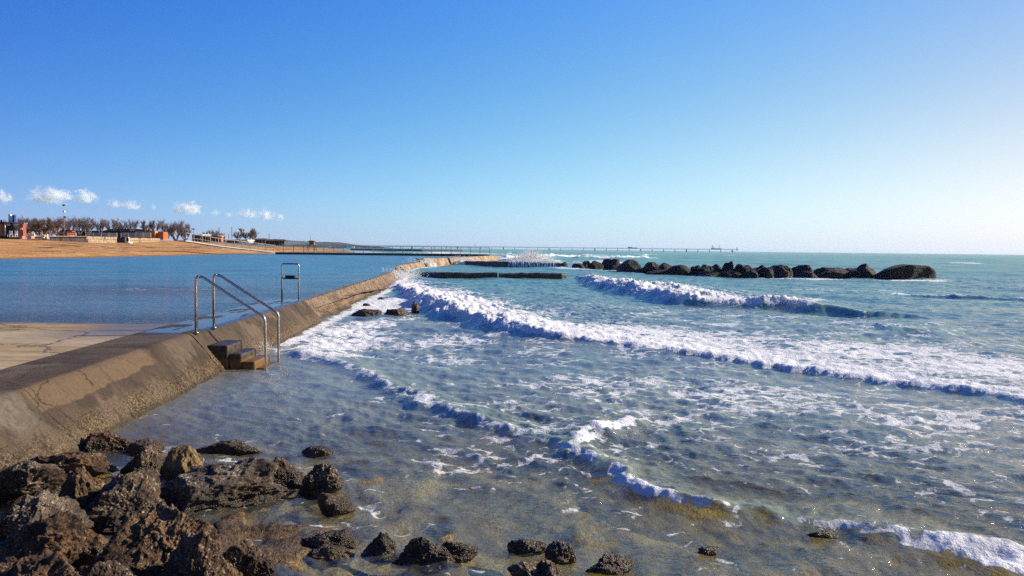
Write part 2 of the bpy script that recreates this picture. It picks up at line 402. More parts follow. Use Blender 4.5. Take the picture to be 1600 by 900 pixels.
def make_rubblewall():
    t = NT('rubble_concrete')
    x, y, z = t.xyz()
    n = t.noise(2.2, 6, 0.65); n2 = t.noise(11, 6, 0.72)
    base = t.mix(t.ramp(n, 0.35, 0.62), (0.13, 0.085, 0.05), (0.30, 0.20, 0.115))
    base = t.mix(t.ramp(n2, 0.5, 0.68, 0, 0.7), base, (0.40, 0.28, 0.16))
    pit = t.ramp(n2, 0.38, 0.46, 1, 0)
    base = t.mix(t.math('MULTIPLY', pit, 0.9), base, (0.03, 0.02, 0.013))
    foot = t.ramp(t.math('ADD', z, t.math('MULTIPLY', n, -0.12)), -0.05, 0.06, 1, 0)
    c = t.mix(t.math('MULTIPLY', foot, 0.7), base, (0.03, 0.022, 0.015))
    nm = t.bump(t.math('ADD', n2, t.math('MULTIPLY', n, 0.7)), 1.0, 0.09)
    return t.done(t.bsdf(c, 0.7, nm, 0.3))

def make_slab():
    t = NT('slab_concrete')
    x, y, z = t.xyz()
    m = t.mapping((0.35, 1.6, 1))
    n = t.noise(1.3, 6, 0.6, vec=m); n2 = t.noise(9, 6, 0.7, vec=t.mapping((0.6, 1.6, 1))); n3 = t.noise(0.5, 5, 0.6, vec=m)
    base = t.mix(t.ramp(n, 0.3, 0.7), (0.23, 0.15, 0.065), (0.43, 0.31, 0.16))
    base = t.mix(t.ramp(n3, 0.46, 0.62, 0, 0.85), base, (0.50, 0.39, 0.24))
    base = t.mix(t.ramp(n2, 0.48, 0.66, 0, 0.5), base, (0.15, 0.095, 0.04))
    wv = t.n('ShaderNodeVectorMath', operation='ADD', inp={0: t.pos(), 1: t.n('ShaderNodeVectorMath', operation='SCALE', inp={0: t.noise(1.5, 5, 0.7, out='Color'), 'Scale': 1.0}).outputs[0]}).outputs[0]
    cr = t.ramp(t.vor(0.28, 'DISTANCE_TO_EDGE', vec=wv), 0.0, 0.016, 1, 0)
    base = t.mix(t.math('MULTIPLY', cr, 0.8), base, (0.06, 0.04, 0.02))
    # straight casting joints
    jt = t.math('PINGPONG', t.math('ADD', y, 0.9), 1.35)
    jl = t.ramp(jt, 0.0, 0.02, 1, 0)
    base = t.mix(t.math('MULTIPLY', jl, 0.45), base, (0.10, 0.07, 0.04))
    # damp rim beside the pool and near the wall strip
    wet = t.ramp(t.math('ADD', y, t.math('MULTIPLY', t.noise(0.7, 4, 0.6), 1.6)), 15.0, 15.7)
    wx = t.math('MULTIPLY', t.ramp(t.math('ADD', x, t.math('MULTIPLY', n3, 3.0)), -7.2, -5.6), t.ramp(y, 11, 14))
    wet = t.math('MAXIMUM', wet, wx)
    c = t.mix(t.math('MULTIPLY', wet, 0.75), base, (0.11, 0.07, 0.03))
    nm = t.bump(t.math('SUBTRACT', n2, t.math('MULTIPLY', cr, 0.6)), 0.5, 0.015)
    return t.done(t.bsdf(c, t.ramp(wet, 0, 1, 0.8, 0.35), nm, 0.3))

def make_sand():
    t = NT('beach_sand')
    n = t.noise(0.25, 6, 0.6); n2 = t.noise(2.5, 5, 0.6)
    x, y, z = t.xyz()
    base = t.mix(t.ramp(n, 0.35, 0.65), (0.40, 0.20, 0.065), (0.54, 0.285, 0.11))
    # lines of seaweed and debris along the tide marks
    m = t.mapping((0.30, 0.035, 1.0))
    d = t.noise(2.0, 7, 0.75, vec=m, dist=0.6)
    zone = t.math('MULTIPLY', t.ramp(z, 0.95, 1.15), t.ramp(z, 2.5, 2.15))
    deb = t.math('MULTIPLY', t.ramp(d, 0.53, 0.57), zone)
    c = t.mix(t.math('MULTIPLY', deb, 0.9), base, (0.085, 0.045, 0.025))
    pale = t.math('MULTIPLY', t.ramp(t.noise(2.6, 6, 0.7, vec=m), 0.635, 0.655), zone)
    c = t.mix(pale, c, (0.72, 0.58, 0.40))
    wet = t.ramp(t.math('ADD', z, t.math('MULTIPLY', n2, -0.1)), 0.58, 0.70, 1, 0)
    c = t.mix(t.math('MULTIPLY', wet, 0.7), c, (0.20, 0.115, 0.055))
    far = t.ramp(y, 400, 1500)
    c = t.mix(far, c, (0.10, 0.12, 0.06))
    nm = t.bump(t.math('ADD', n2, n), 0.7, 0.25)
    return t.done(t.bsdf(c, 0.9, nm, 0.15))

def make_seabed():
    t = NT('seabed')
    n = t.noise(1.7, 5, 0.6); n2 = t.noise(7, 6, 0.7)
    c = t.mix(t.ramp(n, 0.38, 0.62), (0.20, 0.13, 0.055), (0.62, 0.42, 0.15))
    c = t.mix(t.ramp(n2, 0.42, 0.66, 0, 0.55), c, (0.09, 0.06, 0.035))
    c = t.mix(t.ramp(t.noise(0.8, 3), 0.5, 0.62, 0, 0.6), c, (0.34, 0.20, 0.05))
    z = t.xyz()[2]
    up = t.ramp(t.math('ADD', z, t.math('MULTIPLY', n2, 0.10)), -0.02, 0.07)
    c = t.mix(t.math('MULTIPLY', up, 0.92), c, t.mix(t.ramp(t.noise(26, 5, 0.7), 0.42, 0.6), (0.03, 0.02, 0.012), (0.16, 0.09, 0.045)))
    return t.done(t.bsdf(c, t.ramp(up, 0, 1, 0.8, 0.45), t.bump(t.math('ADD', n2, t.noise(26, 4, 0.7)), 1.0, 0.06), 0.3))

WATER = make_water(); POOL = make_pool()
ROCK = make_rock('shore_rock', (0.026, 0.017, 0.011), (0.125, 0.078, 0.043), 0.8, hue=(0.17, 0.10, 0.05))
ROCK_BROWN = make_rock('weedy_rock', (0.034, 0.019, 0.009), (0.17, 0.088, 0.036), 0.5, hue=(0.30, 0.16, 0.07))
ROCK_GREY = make_rock('boulder_rock', (0.04, 0.028, 0.02), (0.16, 0.115, 0.075), 0.95, hue=(0.2, 0.14, 0.085))
ROCK_GOLD = make_rock('ochre_rock', (0.07, 0.045, 0.02), (0.38, 0.24, 0.09), 0.4, hue=(0.4, 0.26, 0.1))
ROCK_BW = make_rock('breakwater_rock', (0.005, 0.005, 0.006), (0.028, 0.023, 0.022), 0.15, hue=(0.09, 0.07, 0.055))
def big_grain(m, s):
    for n in m.node_tree.nodes:
        if n.type in ('TEX_NOISE', 'TEX_VORONOI'): n.inputs['Scale'].default_value *= s
        if n.type == 'BUMP': n.inputs['Distance'].default_value = 0.03 / s
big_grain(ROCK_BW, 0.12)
SEAWALL = make_seawall(); RUBBLE = make_rubblewall(); SLAB = make_slab(); SAND = make_sand(); BED = make_seabed()
DARKCON = mat_simple('dark_wet_concrete', (0.035, 0.030, 0.028), 0.55, 0.4, 1.5, 0.4)
LITCON = mat_simple('ochre_concrete', (0.33, 0.22, 0.125), 0.8, 0.35, 1.2, bump=0.6)

# ------------------------------------------------------------------ course of the seawall
WALL = [(1.0, -4.75), (4.0, -4.88), (7.4, -5.10), (10.0, -5.36), (13.0, -5.58), (17.0, -5.82), (21.5, -6.05), (30.0, -6.62), (40.0, -7.25), (50.0, -7.95), (60.0, -9.3), (69.0, -10.6), (89.0, -10.7), (95.0, -8.2), (118.0, -5.6), (139.0, -2.9)]
WY = np.array([p[0] for p in WALL]); WX = np.array([p[1] for p in WALL])
def wall_x(Y): return np.interp(Y, WY, WX)

# ------------------------------------------------------------------ the sea
def front(pts):
    """pixel polyline of a wave foot -> world polyline, left to right, with amp (m), foam width (m), crest (0..1)"""
    return [(*at(x, y).xy, a, fw, br, cr) for x, y, a, fw, br, cr in pts]
# (px, py, height, foam width behind, brokenness, painted green glow of crest)
FR_A = front([(596,438,.25,4,1,0),(618,458,.34,6,1,0),(650,484,.40,7,1,0),(700,499,.31,7,1,0),(760,514,.26,6.5,1,0),(850,530,.17,6.5,1,0),(1000,545,.12,6,1,0),
              (1100,557,.10,5.5,1,0),(1200,570,.095,5,1,0),(1350,592,.09,4.5,.9,.15),(1500,612,.09,3.8,.8,.3),(1600,629,.085,3.2,.7,.4),(1750,655,.1,2,.5,.4),(2100,720,.1,2,.5,.4)])
FR_B = front([(890,434,.1,1,.3,0),(905,440,.40,5,1,0),(930,452,.70,9,1,0),(1000,467,.55,10,1,0),(1060,476,.46,9,1,0),(1150,480,.42,9,1,0),(1210,482,.40,8,1,.2),
              (1250,485,.40,5,.5,1),(1300,488,.34,3,.0,1),(1350,491,.20,2,.0,.6),(1450,495,.07,1,0,.2)])
FR_C = front([(405,546,.06,1.0,1,0),(430,549,.09,1.2,1,0),(500,565,.13,.9,1,.1),(560,583,.15,.8,.9,.2),(605,608,.16,.6,.8,.3),(650,628,.15,.6,.8,.3),(700,646,.14,.5,.7,.4),(760,668,.13,.5,.6,.4),
              (860,693,.10,.5,.4,.5),(900,715,.13,.9,.8,.4),(950,752,.13,.9,.85,.4),(1000,772,.12,.7,.8,.4),(1060,786,.11,.45,.6,.4),(1150,800,.10,.3,.4,.5),(1250,818,.09,.25,.3,.5),
              (1330,830,.12,.4,.5,.3),(1400,848,.14,.7,.9,.2),(1480,870,.14,.8,1,.2),(1600,898,.14,.8,1,.1),(1800,950,.12,.8,1,0)])
FR_D = front([(880,700,.0,.3,.3,0),(905,695,.10,.6,.9,.2),(950,682,.16,.8,1,.2),(985,668,.13,.6,.8,.2),(1015,655,.04,.3,.3,0)])
FR_E = front([(1340,520,.0,.3,0,0),(1400,524,.22,.3,0,.8),(1470,524,.20,.3,0,.8),(1560,520,.05,.3,0,.2)])
FR_F = front([(1380,465,.0,1,.3,0),(1410,463,.25,2.5,.6,0),(1500,466,.2,2.5,.5,.3),(1600,470,.15,2,.5,0),(1700,474,.1,1,.3,0)])
FR_G = front([(560,398.6,.5,10,1,0),(640,398,.8,18,1,0),(700,396.5,.8,18,1,0),(790,398,.9,20,1,0)])
FR_H = front([(905,404,.5,10,.6,0),(980,404.5,.9,16,.9,0),(1040,404,.5,8,.5,.3)])
FR_I = front([(1000,402,.3,3,.3,.5),(1015,399.5,.9,7,.7,.9),(1035,399.5,.5,6,.5,.5)])
FR_J = front([(800,403,.8,14,1,0),(900,402,.7,14,.9,0),(960,403,.3,6,.5,0)])
FRONTS = [FR_A, FR_B, FR_C, FR_D, FR_E, FR_F, FR_G, FR_H, FR_I, FR_J]

def near_front(X, Y, fr, reach):
    """signed distance behind the foot line and interpolated parameters"""
    P = np.array(fr); best = np.full(X.shape, 1e9); sg = np.zeros(X.shape); par = np.zeros((4,) + X.shape)
    for i in range(len(P) - 1):
        ax, ay, bx, by = P[i,0], P[i,1], P[i+1,0], P[i+1,1]
        dx, dy = bx - ax, by - ay; L2 = dx * dx + dy * dy
        tt = ((X - ax) * dx + (Y - ay) * dy) / L2
        tc = np.clip(tt, 0, 1)
        qx, qy = X - ax - tc * dx, Y - ay - tc * dy
        d = np.hypot(qx, qy)
        s = np.sign(dx * (Y - ay) - dy * (X - ax))
        fade = 1.0
        mk = d < best
        best = np.where(mk, d, best); sg = np.where(mk, s, sg)
        endf = np.ones(X.shape)
        if i == 0: endf = np.where(tt < 0, np.exp(-np.clip(-tt, 0, 9) * math.sqrt(L2) / 0.4), 1)
        if i == len(P) - 2: endf = np.where(tt > 1, np.exp(-np.clip(tt - 1, 0, 9) * math.sqrt(L2) / 0.6), 1)
        for k in range(4):
            v = (P[i,2+k] * (1 - tc) + P[i+1,2+k] * tc) * endf
            par[k] = np.where(mk, v, par[k])
    return best * np.where(sg == 0, 1, sg), par

def sea_fields(X, Y, dr):
    R = np.hypot(X, Y)
    z = np.zeros(X.shape); crest = np.zeros(X.shape)
    # irregular wind waves
    rs = np.random.default_rng(3)
    wx_, wy_ = fbm2(X, Y, 3, 0.22, 50) * 1.1, fbm2(X + 40, Y - 13, 3, 0.22, 60) * 1.1
    Xw, Yw = X + wx_, Y + wy_
    base_dir = math.atan2(-0.52, -0.855)
    for lam, amp, n in ((0.28, .0020, 7), (0.5, .0040, 7), (0.9, .0060, 7), (1.7, .009, 6), (3.4, .016, 5), (7.0, .026, 5)):
        wgt = sstep(2.2, 4.5, lam / dr)
        if lam >= 3: wgt = wgt * sstep(7, 20, R)
        for _ in range(n):
            a = (base_dir if lam > 2 else math.atan2(-0.93, -0.36)) + rs.normal(0, 0.55 if lam > 2 else 0.45); l = lam * rs.uniform(.8, 1.25); ph = rs.uniform(0, 6.28)
            k = 2 * math.pi / l
            s = np.sin((Xw * math.cos(a) + Yw * math.sin(a)) * k + ph)
            z += wgt * amp * (1 - 2 * np.abs(s) ** 1.2 if lam < 2 else s) * 0.8
    # offshore swell
    for l, amp in ((14, .07), (19, .10), (27, .12), (38, .10)):
        a = base_dir + rs.normal(0, 0.25) - 0.25; ph = rs.uniform(0, 6.28)
        s = np.sin((Xw * math.cos(a) + Yw * math.sin(a)) * 2 * math.pi / l + ph + 1.5 * fbm2(X, Y, 2, 0.03, 80))
        z += sstep(35, 110, R) * sstep(2.0, 4.0, l / dr) * amp * (s + 0.35 * s * s)
    foam = np.zeros(X.shape)
    lump = fbm2(X, Y, 4, 1.6, 21); fine = fbm2(X, Y, 3, 5.5, 31); ffine = np.abs(fbm2(X, Y, 2, 9.0, 35)) * 2 * (np.hypot(X, Y) < 60)
    warp = fbm2(X, Y, 4, 1.1, 11) * 0.65 + fbm2(X, Y, 3, 0.25, 12) * 0.8
    for fi, fr in enumerate(FRONTS):
        d, (amp, fw, br, cr) = near_front(X, Y, fr, 0)
        big = 1.0 if fi not in (2, 3) else 0.35
        dd = d + warp * (0.45 if fi not in (2, 3) else 0.28) * (1 if fi < 6 else 3)
        wd = np.maximum(amp, 0.05) * (1.55 if fi not in (2, 3, 4) else (2.0 if fi != 4 else 3.5))
        amp = amp * (1 + (0.25 if fi in (2, 3) else 0.5) * fbm2(X, Y, 2, 0.45, 33)) * (0.75 if fi in (2, 3) else 0.85)
        rise = sstep(-0.25 * wd, wd, dd) * (dd < 1e8)
        Lb = np.maximum(fw * 0.45, 4.0 * amp + 0.1)
        fall = np.exp(-np.clip(dd - wd, 0, None) / Lb)
        prof = rise * fall
        rough = amp * br * prof * ((0.36 * lump + 0.24 * fine + 0.16 * ffine) if fi not in (2, 3) else (0.3 * lump + 0.2 * fine))
        z += amp * prof + rough
        # draw-down in front of the bore
        z -= amp * 0.12 * np.exp(-((dd + 0.6 * big) / (0.5 * big + .1)) ** 2)
        small = fi in (2, 3)
        lo_, hi_ = (0.12, 0.55) if small else (-0.05, 0.7)
        brk = 1 + (0.35 if small else 0.25) * fine + (0.35 if small else 0.20) * lump
        f = br * brk * sstep(lo_ * wd, hi_ * wd, dd) * ((0.50 if small else 0.64) * np.exp(-np.clip(dd - wd * 0.8, 0, None) / (fw * 0.30 + .02)) + (0.32 if small else 0.58) * np.exp(-np.clip(dd, 0, None) / (fw * 0.9 + .02)))
        if small:
            f = np.maximum(f, np.minimum(br + .25, 1) * (br > 0.05) * 0.74 * np.exp(-((dd - 0.75 * wd) / (0.07 + 0.55 * amp)) ** 2) * (1 + 0.7 * fine + 0.4 * lump))
        foam = np.maximum(foam, np.clip(f, 0, 1.3))
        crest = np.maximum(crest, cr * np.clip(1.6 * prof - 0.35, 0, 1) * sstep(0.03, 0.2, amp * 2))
    # background foam
    pt = fbm2(X, Y, 4, 0.35, 90)
    bg_ = 0.42 * sstep(-3.0, 1.5, X - (Y - 12) * -0.25) * sstep(42, 22, R) * sstep(4.5, 8.5, R + X * 0.35)
    bg_ = np.maximum(bg_, 0.33 * sstep(45, 18, R))
    def blob(px, py, rx, ry, a):
        c = at(px, py); return a * np.exp(-(((X - c.x) / rx) ** 2 + ((Y - c.y) / ry) ** 2))
    for b in ((560,520,1.8,6,.74),(530,555,1.4,1.8,.62),(620,475,2.6,6,.9),(600,445,1.8,6,1.05),(700,530,2.5,2.5,.62),(610,434,1.2,5,1.2),(1000,520,6,3.5,.72),(1300,548,5,3.5,.76),(1520,575,4,3,.72),(1150,533,4,3,.74),(800,490,4,3,.55),
              (1100,455,6,5,.5),(1350,455,7,3.5,.48),(1200,620,3,2.5,.56),(1450,650,3,2,.58),(950,600,2.5,1.8,.52),(1100,660,2,1.2,.5),(960,730,.6,.5,.55),(1030,700,.9,.7,.52),(1250,760,1.0,.6,.46),(1480,780,1.0,.7,.50),
              (960,860,.5,.25,.36),(640,860,.6,.3,.36),(520,850,.5,.3,.36),(700,890,.8,.3,.42),(1100,810,.5,.3,.38),(860,550,2,1.5,.5),(700,560,2,2,.52),(780,640,.8,.6,.42),(600,700,1,.8,.30),
              (820,403,9,40,.9),(700,395,20,60,.8),(920,402,10,25,.6),(1290,880,.5,.3,.4),(1170,870,.4,.3,.4),(840,640,1.0,.7,.40),(1500,700,1.8,1.2,.48)):
        bg_ = np.maximum(bg_, blob(*b))
    bg_ = bg_ + 0.16 * pt * (bg_ > 0.05)
    foam = np.maximum(foam, np.clip(bg_, 0, 1.2))
    # surf washing round the breakwater rocks
    for (x0, y0, x1, y1) in ((880,421,1180,433),(1180,434,1460,439)):
        a, b = at(x0, y0), at(x1, y1); dx, dy = b.x - a.x, b.y - a.y
        tc = np.clip(((X - a.x) * dx + (Y - a.y) * dy) / (dx * dx + dy * dy), 0, 1)
        dd = np.hypot(X - a.x - tc * dx, Y - a.y - tc * dy)
        foam = np.maximum(foam, 0.8 * np.exp(-(dd / 1.8) ** 2) * (0.8 + 0.5 * pt))
    # beside the seawall
    dw = X - (wall_x(Y) + 0.75)
    foam = np.maximum(foam, 0.75 * np.exp(-(dw / 0.35) ** 2) * sstep(14.5, 17, Y))
    # whitecaps offshore
    wc = fbm2(Xw * 0.55, Yw * 0.22, 4, 0.11, 140)
    foam = np.maximum(foam, sstep(0.47, 0.62, wc) * 0.75 * sstep(70, 110, R) * sstep(900, 250, R))
    calm = sstep(15.5, 13.5, Y) * sstep(-0.5, -3.0, X + (13 - Y) * 0.35)      # quiet triangle inside the bore
    foam *= 1 - 0.25 * calm
    z *= 1 - 0.35 * calm * (R < 20)
    edge = sstep(0.05, 0.7, dw)
    z = z * (0.45 + 0.55 * edge) if True else z
    clear = 0.92 * np.exp(-np.clip(R - 6.8, 0, None) / 2.2) + 0.5 * sstep(-1.5, -5, X) * sstep(13, 7, R)
    clear += 0.22 * sstep(12, 8, R) * sstep(6, 0, X)
    clear += 0.25 * fbm2(X, Y, 3, 0.7, 200) * sstep(13, 8, R)
    clear = np.clip(clear, 0, 0.84) * (1 - np.clip(crest * 1.6, 0, 1) * 0.85)
    tone = np.clip(sstep(9, 50, R + 0.25 * X) * 0.85 + 0.15 * sstep(50, 130, R) + 0.10 * fbm2(X, Y, 3, 0.3, 210), 0, 1)
    return z, foam, clear, tone, np.clip(crest, 0, 1)

def polar_grid(angs, rads):
    A, Rr = np.meshgrid(angs, rads)
    return Rr * np.sin(A), Rr * np.cos(A)
rads = [1.6]
while rads[-1] < 26000:
    r = rads[-1]
    d = max(r * r / 1900, 0.014)
    if r > 13: d = min(0.10 + (r - 13) * 0.0016, d)
    if r > 90: d = 0.22 + (r - 90) * 0.012
    if r > 500: d = r * 0.03
    rads.append(r + d)
rads = np.array(rads)
fine = np.arange(-38.0, 38.01, 0.095)
angs = np.concatenate([np.arange(-80, -38, 1.5), fine, np.arange(38.5, 96, 1.5)]) * math.pi / 180
GX, GY = polar_grid(angs, rads)
DR = np.repeat(np.gradient(rads)[:, None], GX.shape[1], 1)
DR = np.maximum(DR, np.abs(np.hypot(GX, GY)) * 0.0017)
fz, ffoam, fclear, ftone, fcrest = sea_fields(GX, GY, DR)
nr, na = GX.shape
idx = np.arange(nr * na).reshape(nr, na)
quads = np.stack([idx[:-1,:-1], idx[:-1,1:], idx[1:,1:], idx[1:,:-1]], -1).reshape(-1, 4)[:, ::-1]
cx = (GX[:-1,:-1] + GX[1:,1:]).ravel() / 2; cyy = (GY[:-1,:-1] + GY[1:,1:]).ravel() / 2
inpool = (cx < wall_x(cyy) - 0.25) & (cyy < 139) | ((cx < -58) & (cyy < 420))
quads = quads[~inpool]
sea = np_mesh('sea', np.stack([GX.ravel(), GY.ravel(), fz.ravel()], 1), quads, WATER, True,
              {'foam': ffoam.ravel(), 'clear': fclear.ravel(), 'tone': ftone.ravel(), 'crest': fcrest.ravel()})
tag(sea, kind='structure')

# seabed: stony shallows seen through the near water, falling away offshore
gx, gy = np.meshgrid(np.concatenate([np.arange(-6, 9, 0.06), np.linspace(9, 40, 20)]), np.concatenate([np.arange(-3, 14, 0.06), np.linspace(14, 160, 40)]))
Rb = np.hypot(gx, gy)
bz = -0.10 - 0.55 * sstep(5, 16, Rb) - 1.2 * sstep(14, 40, Rb) - 0.2 * sstep(-2, 3, gx) + 0.16 * fbm2(gx, gy, 5, 1.1, 300, ridged=True) + 0.10 * sstep(-3, -5, gx)
reef = sstep(-0.7, -2.3, gx + 0.25 * (gy - 5.5)) * sstep(8.6, 6.6, gy + 0.25 * fbm2(gx, gy, 3, 0.8, 310))
bz = np.maximum(bz, -0.22 + 0.0 * bz) * reef + bz * (1 - reef) + reef * (0.02 + 0.13 * fbm2(gx, gy, 5, 1.6, 320, ridged=True, gain=.6) + 0.05 * fbm2(gx, gy, 3, 9, 330))
bz = np.minimum(bz, -0.03 + 0.12 * reef + 1.0 * sstep(4.2, 2.5, Rb))
bz += 0.9 * sstep(3.6, 1.6, Rb) * 1.0
i2 = np.arange(gx.size).reshape(gx.shape)
q2 = np.stack([i2[:-1,:-1], i2[:-1,1:], i2[1:,1:], i2[1:,:-1]], -1).reshape(-1, 4)
bed = np_mesh('seabed', np.stack([gx.ravel(), gy.ravel(), bz.ravel()], 1), q2, BED, True); tag(bed, kind='structure')

# ------------------------------------------------------------------ lagoon (sea pool) behind the wall
PZ = 0.57
prads = [8.0]
while prads[-1] < 190: prads.append(prads[-1] + (0.06 + prads[-1] * 0.003 if prads[-1] < 60 else prads[-1] * 0.008))
pangs = np.concatenate([np.arange(-75, -37, 1.0), np.arange(-37, 0.5, 0.15)]) * math.pi / 180
PX, PY = polar_grid(pangs, np.array(prads))
pR = np.hypot(PX, PY)
pz = PZ + 0.010 * fbm2(PX, PY * 1.6, 4, 0.9, 400) + 0.02 * fbm2(PX * 0.6, PY, 3, 0.3, 410) * sstep(20, 60, pR)
dwp = PX - wall_x(PY)
pf = 0.35 * np.exp(-((dwp + 2.0) / 1.4) ** 2) * sstep(22, 28, PY) * sstep(62, 40, PY) + 0.5 * np.exp(-(((PX + 12.5) / 3.2) ** 2 + ((PY - 27) / 2.0) ** 2)) + 0.2 * fbm2(PX, PY, 3, .2, 5)
shore = -52.0
pf += 0.5 * np.exp(-((PX - (-52.3)) / 0.8) ** 2)
pc = 0.5 * sstep(19.5, 15.5, PY) + 0.8 * np.exp(-(((PX + 12.5) / 3.8) ** 2 + ((PY - 26.5) / 2.6) ** 2)) * (1 + .5 * fbm2(PX, PY, 3, .6, 9)) + 0.6 * np.exp(-(dwp / 1.4) ** 2) * sstep(28, 20, PY)
i3 = np.arange(PX.size).reshape(PX.shape)
q3 = np.stack([i3[:-1,:-1], i3[:-1,1:], i3[1:,1:], i3[1:,:-1]], -1).reshape(-1, 4)[:, ::-1]
c3x = (PX[:-1,:-1] + PX[1:,1:]).ravel() / 2; c3y = (PY[:-1,:-1] + PY[1:,1:]).ravel() / 2
keep = (c3x < wall_x(c3y) - 0.18) & (c3y > 12) & (c3y < 151.5) & (c3x > -90)
pool = np_mesh('lagoon_water', np.stack([PX.ravel(), PY.ravel(), pz.ravel()], 1), q3[keep], POOL, True, {'foam': pf.ravel(), 'clear': np.clip(pc, 0, .8).ravel()})
tag(pool, kind='structure')
m = MB(); gxs = np.arange(-40, -4.9, 1.0)
m.add([(-90, 12, .30), (-5.8, 12, .30), (-6.3, 31, .30), (-90, 31, .30), (-90, 60, -0.6), (-7.5, 60, -0.6)], [(0,1,2,3), (3,2,5,4)])
ob = m.build('lagoon_bed', mat_simple('lagoon_bed_stone', (0.34, 0.23, 0.17), 0.9, 0.5, 0.8)); tag(ob, kind='structure')

# ------------------------------------------------------------------ beach and land
def shore_x(Y):
    return np.interp(Y, [20, 60, 75, 96, 120, 163, 200, 250, 350, 700, 3000], [-50, -51.5, -52.0, -51.0, -52.5, -56.5, -59, -64, -76, -190, -1100])
ys = np.concatenate([np.arange(30, 260, 1.2), np.linspace(262, 600, 60), np.linspace(620, 4000, 40)])
us = np.concatenate([np.linspace(-2.5, 0, 4), np.arange(0.4, 34, 0.5), np.linspace(36, 120, 20), np.linspace(150, 3500, 12)])
YY, UU = np.meshgrid(ys, us, indexing='ij')
XX = shore_x(YY) - UU
crestz = np.interp(YY, [60, 110, 140, 160, 185, 230, 350], [2.9, 2.85, 2.45, 3.1, 3.3, 2.2, 1.9])
zz = PZ + (crestz - PZ) * (0.25 * sstep(0, 6, UU) + 0.75 * sstep(3, 24, UU)) - 0.35 * sstep(0, -2.5, UU)
zz += (0.05 * fbm2(XX, YY, 4, 0.5, 500) + 0.10 * fbm2(XX, YY, 3, 0.13, 510)) * sstep(0.5, 6, UU)
zz = np.where(YY > 155, zz - 0.45 * sstep(155, 175, YY) * sstep(8, 0, UU), zz)
i4 = np.arange(XX.size).reshape(XX.shape)
q4 = np.stack([i4[:-1,:-1], i4[1:,:-1], i4[1:,1:], i4[:-1,1:]], -1).reshape(-1, 4)[:, ::-1]
beach = np_mesh('beach', np.stack([XX.ravel(), YY.ravel(), zz.ravel()], 1), q4, SAND, True); tag(beach, kind='structure')
def ground_z(X, Y):
    u = float(shore_x(np.array([Y]))[0]) - X
    cz = float(np.interp(Y, [60, 110, 140, 160, 185, 230, 350], [2.9, 2.85, 2.45, 3.1, 3.3, 2.2, 1.9]))
    s = lambda a, b, x: float(sstep(a, b, np.array([x]))[0])
    return PZ + (cz - PZ) * (0.25 * s(0, 6, u) + 0.75 * s(3, 24, u))

# far hills
HILL = mat_simple('hill_scrub', (0.045, 0.06, 0.045), 0.95, 0.4, 0.01)
def hill(name, Y, pts, depth):
    xs = np.linspace(pts[0][0], pts[-1][0], 140)
    hz = np.interp(xs, [p[0] for p in pts], [p[1] for p in pts])
    rows = []
    for k, s_ in enumerate(np.linspace(0, 1, 9)):
        yy = Y + depth * s_
        prof = math.sin(min(1, s_ * 2) * math.pi / 2) if s_ <= 0.5 else math.cos((s_ - .5) * math.pi)
        top = np.array([max(0, atY(x, y, Y).z) for x, y in zip(xs, hz)])
        X = np.array([atY(x, 385, Y).x for x in xs])
        z_ = top * max(prof, 0) * (1 + 0.10 * fbm2(X / (Y * 0.01), np.full(X.shape, k * 1.3), 4, 1.0, 600)) - 2 * (s_ in (0, 1))
        rows.append(np.stack([X, np.full(X.shape, yy), z_], 1))
    V = np.concatenate(rows); n = len(xs); ii = np.arange(len(V)).reshape(9, n)
    q = np.stack([ii[:-1,:-1], ii[:-1,1:], ii[1:,1:], ii[1:,:-1]], -1).reshape(-1, 4)
    o = np_mesh(name, V, q, HILL, True); tag(o, kind='structure')
hill('headland', 1500, [(425,381),(440,378.5),(452,376.5),(470,376.2),(485,377),(497,379.5),(510,381),(525,382.5),(545,384.3),(560,385.8)], 500)
hill('mountains', 3400, [(290,375),(325,372.5),(350,373.5),(380,371.5),(405,374),(440,375.5),(470,378),(500,381),(540,385)], 900)

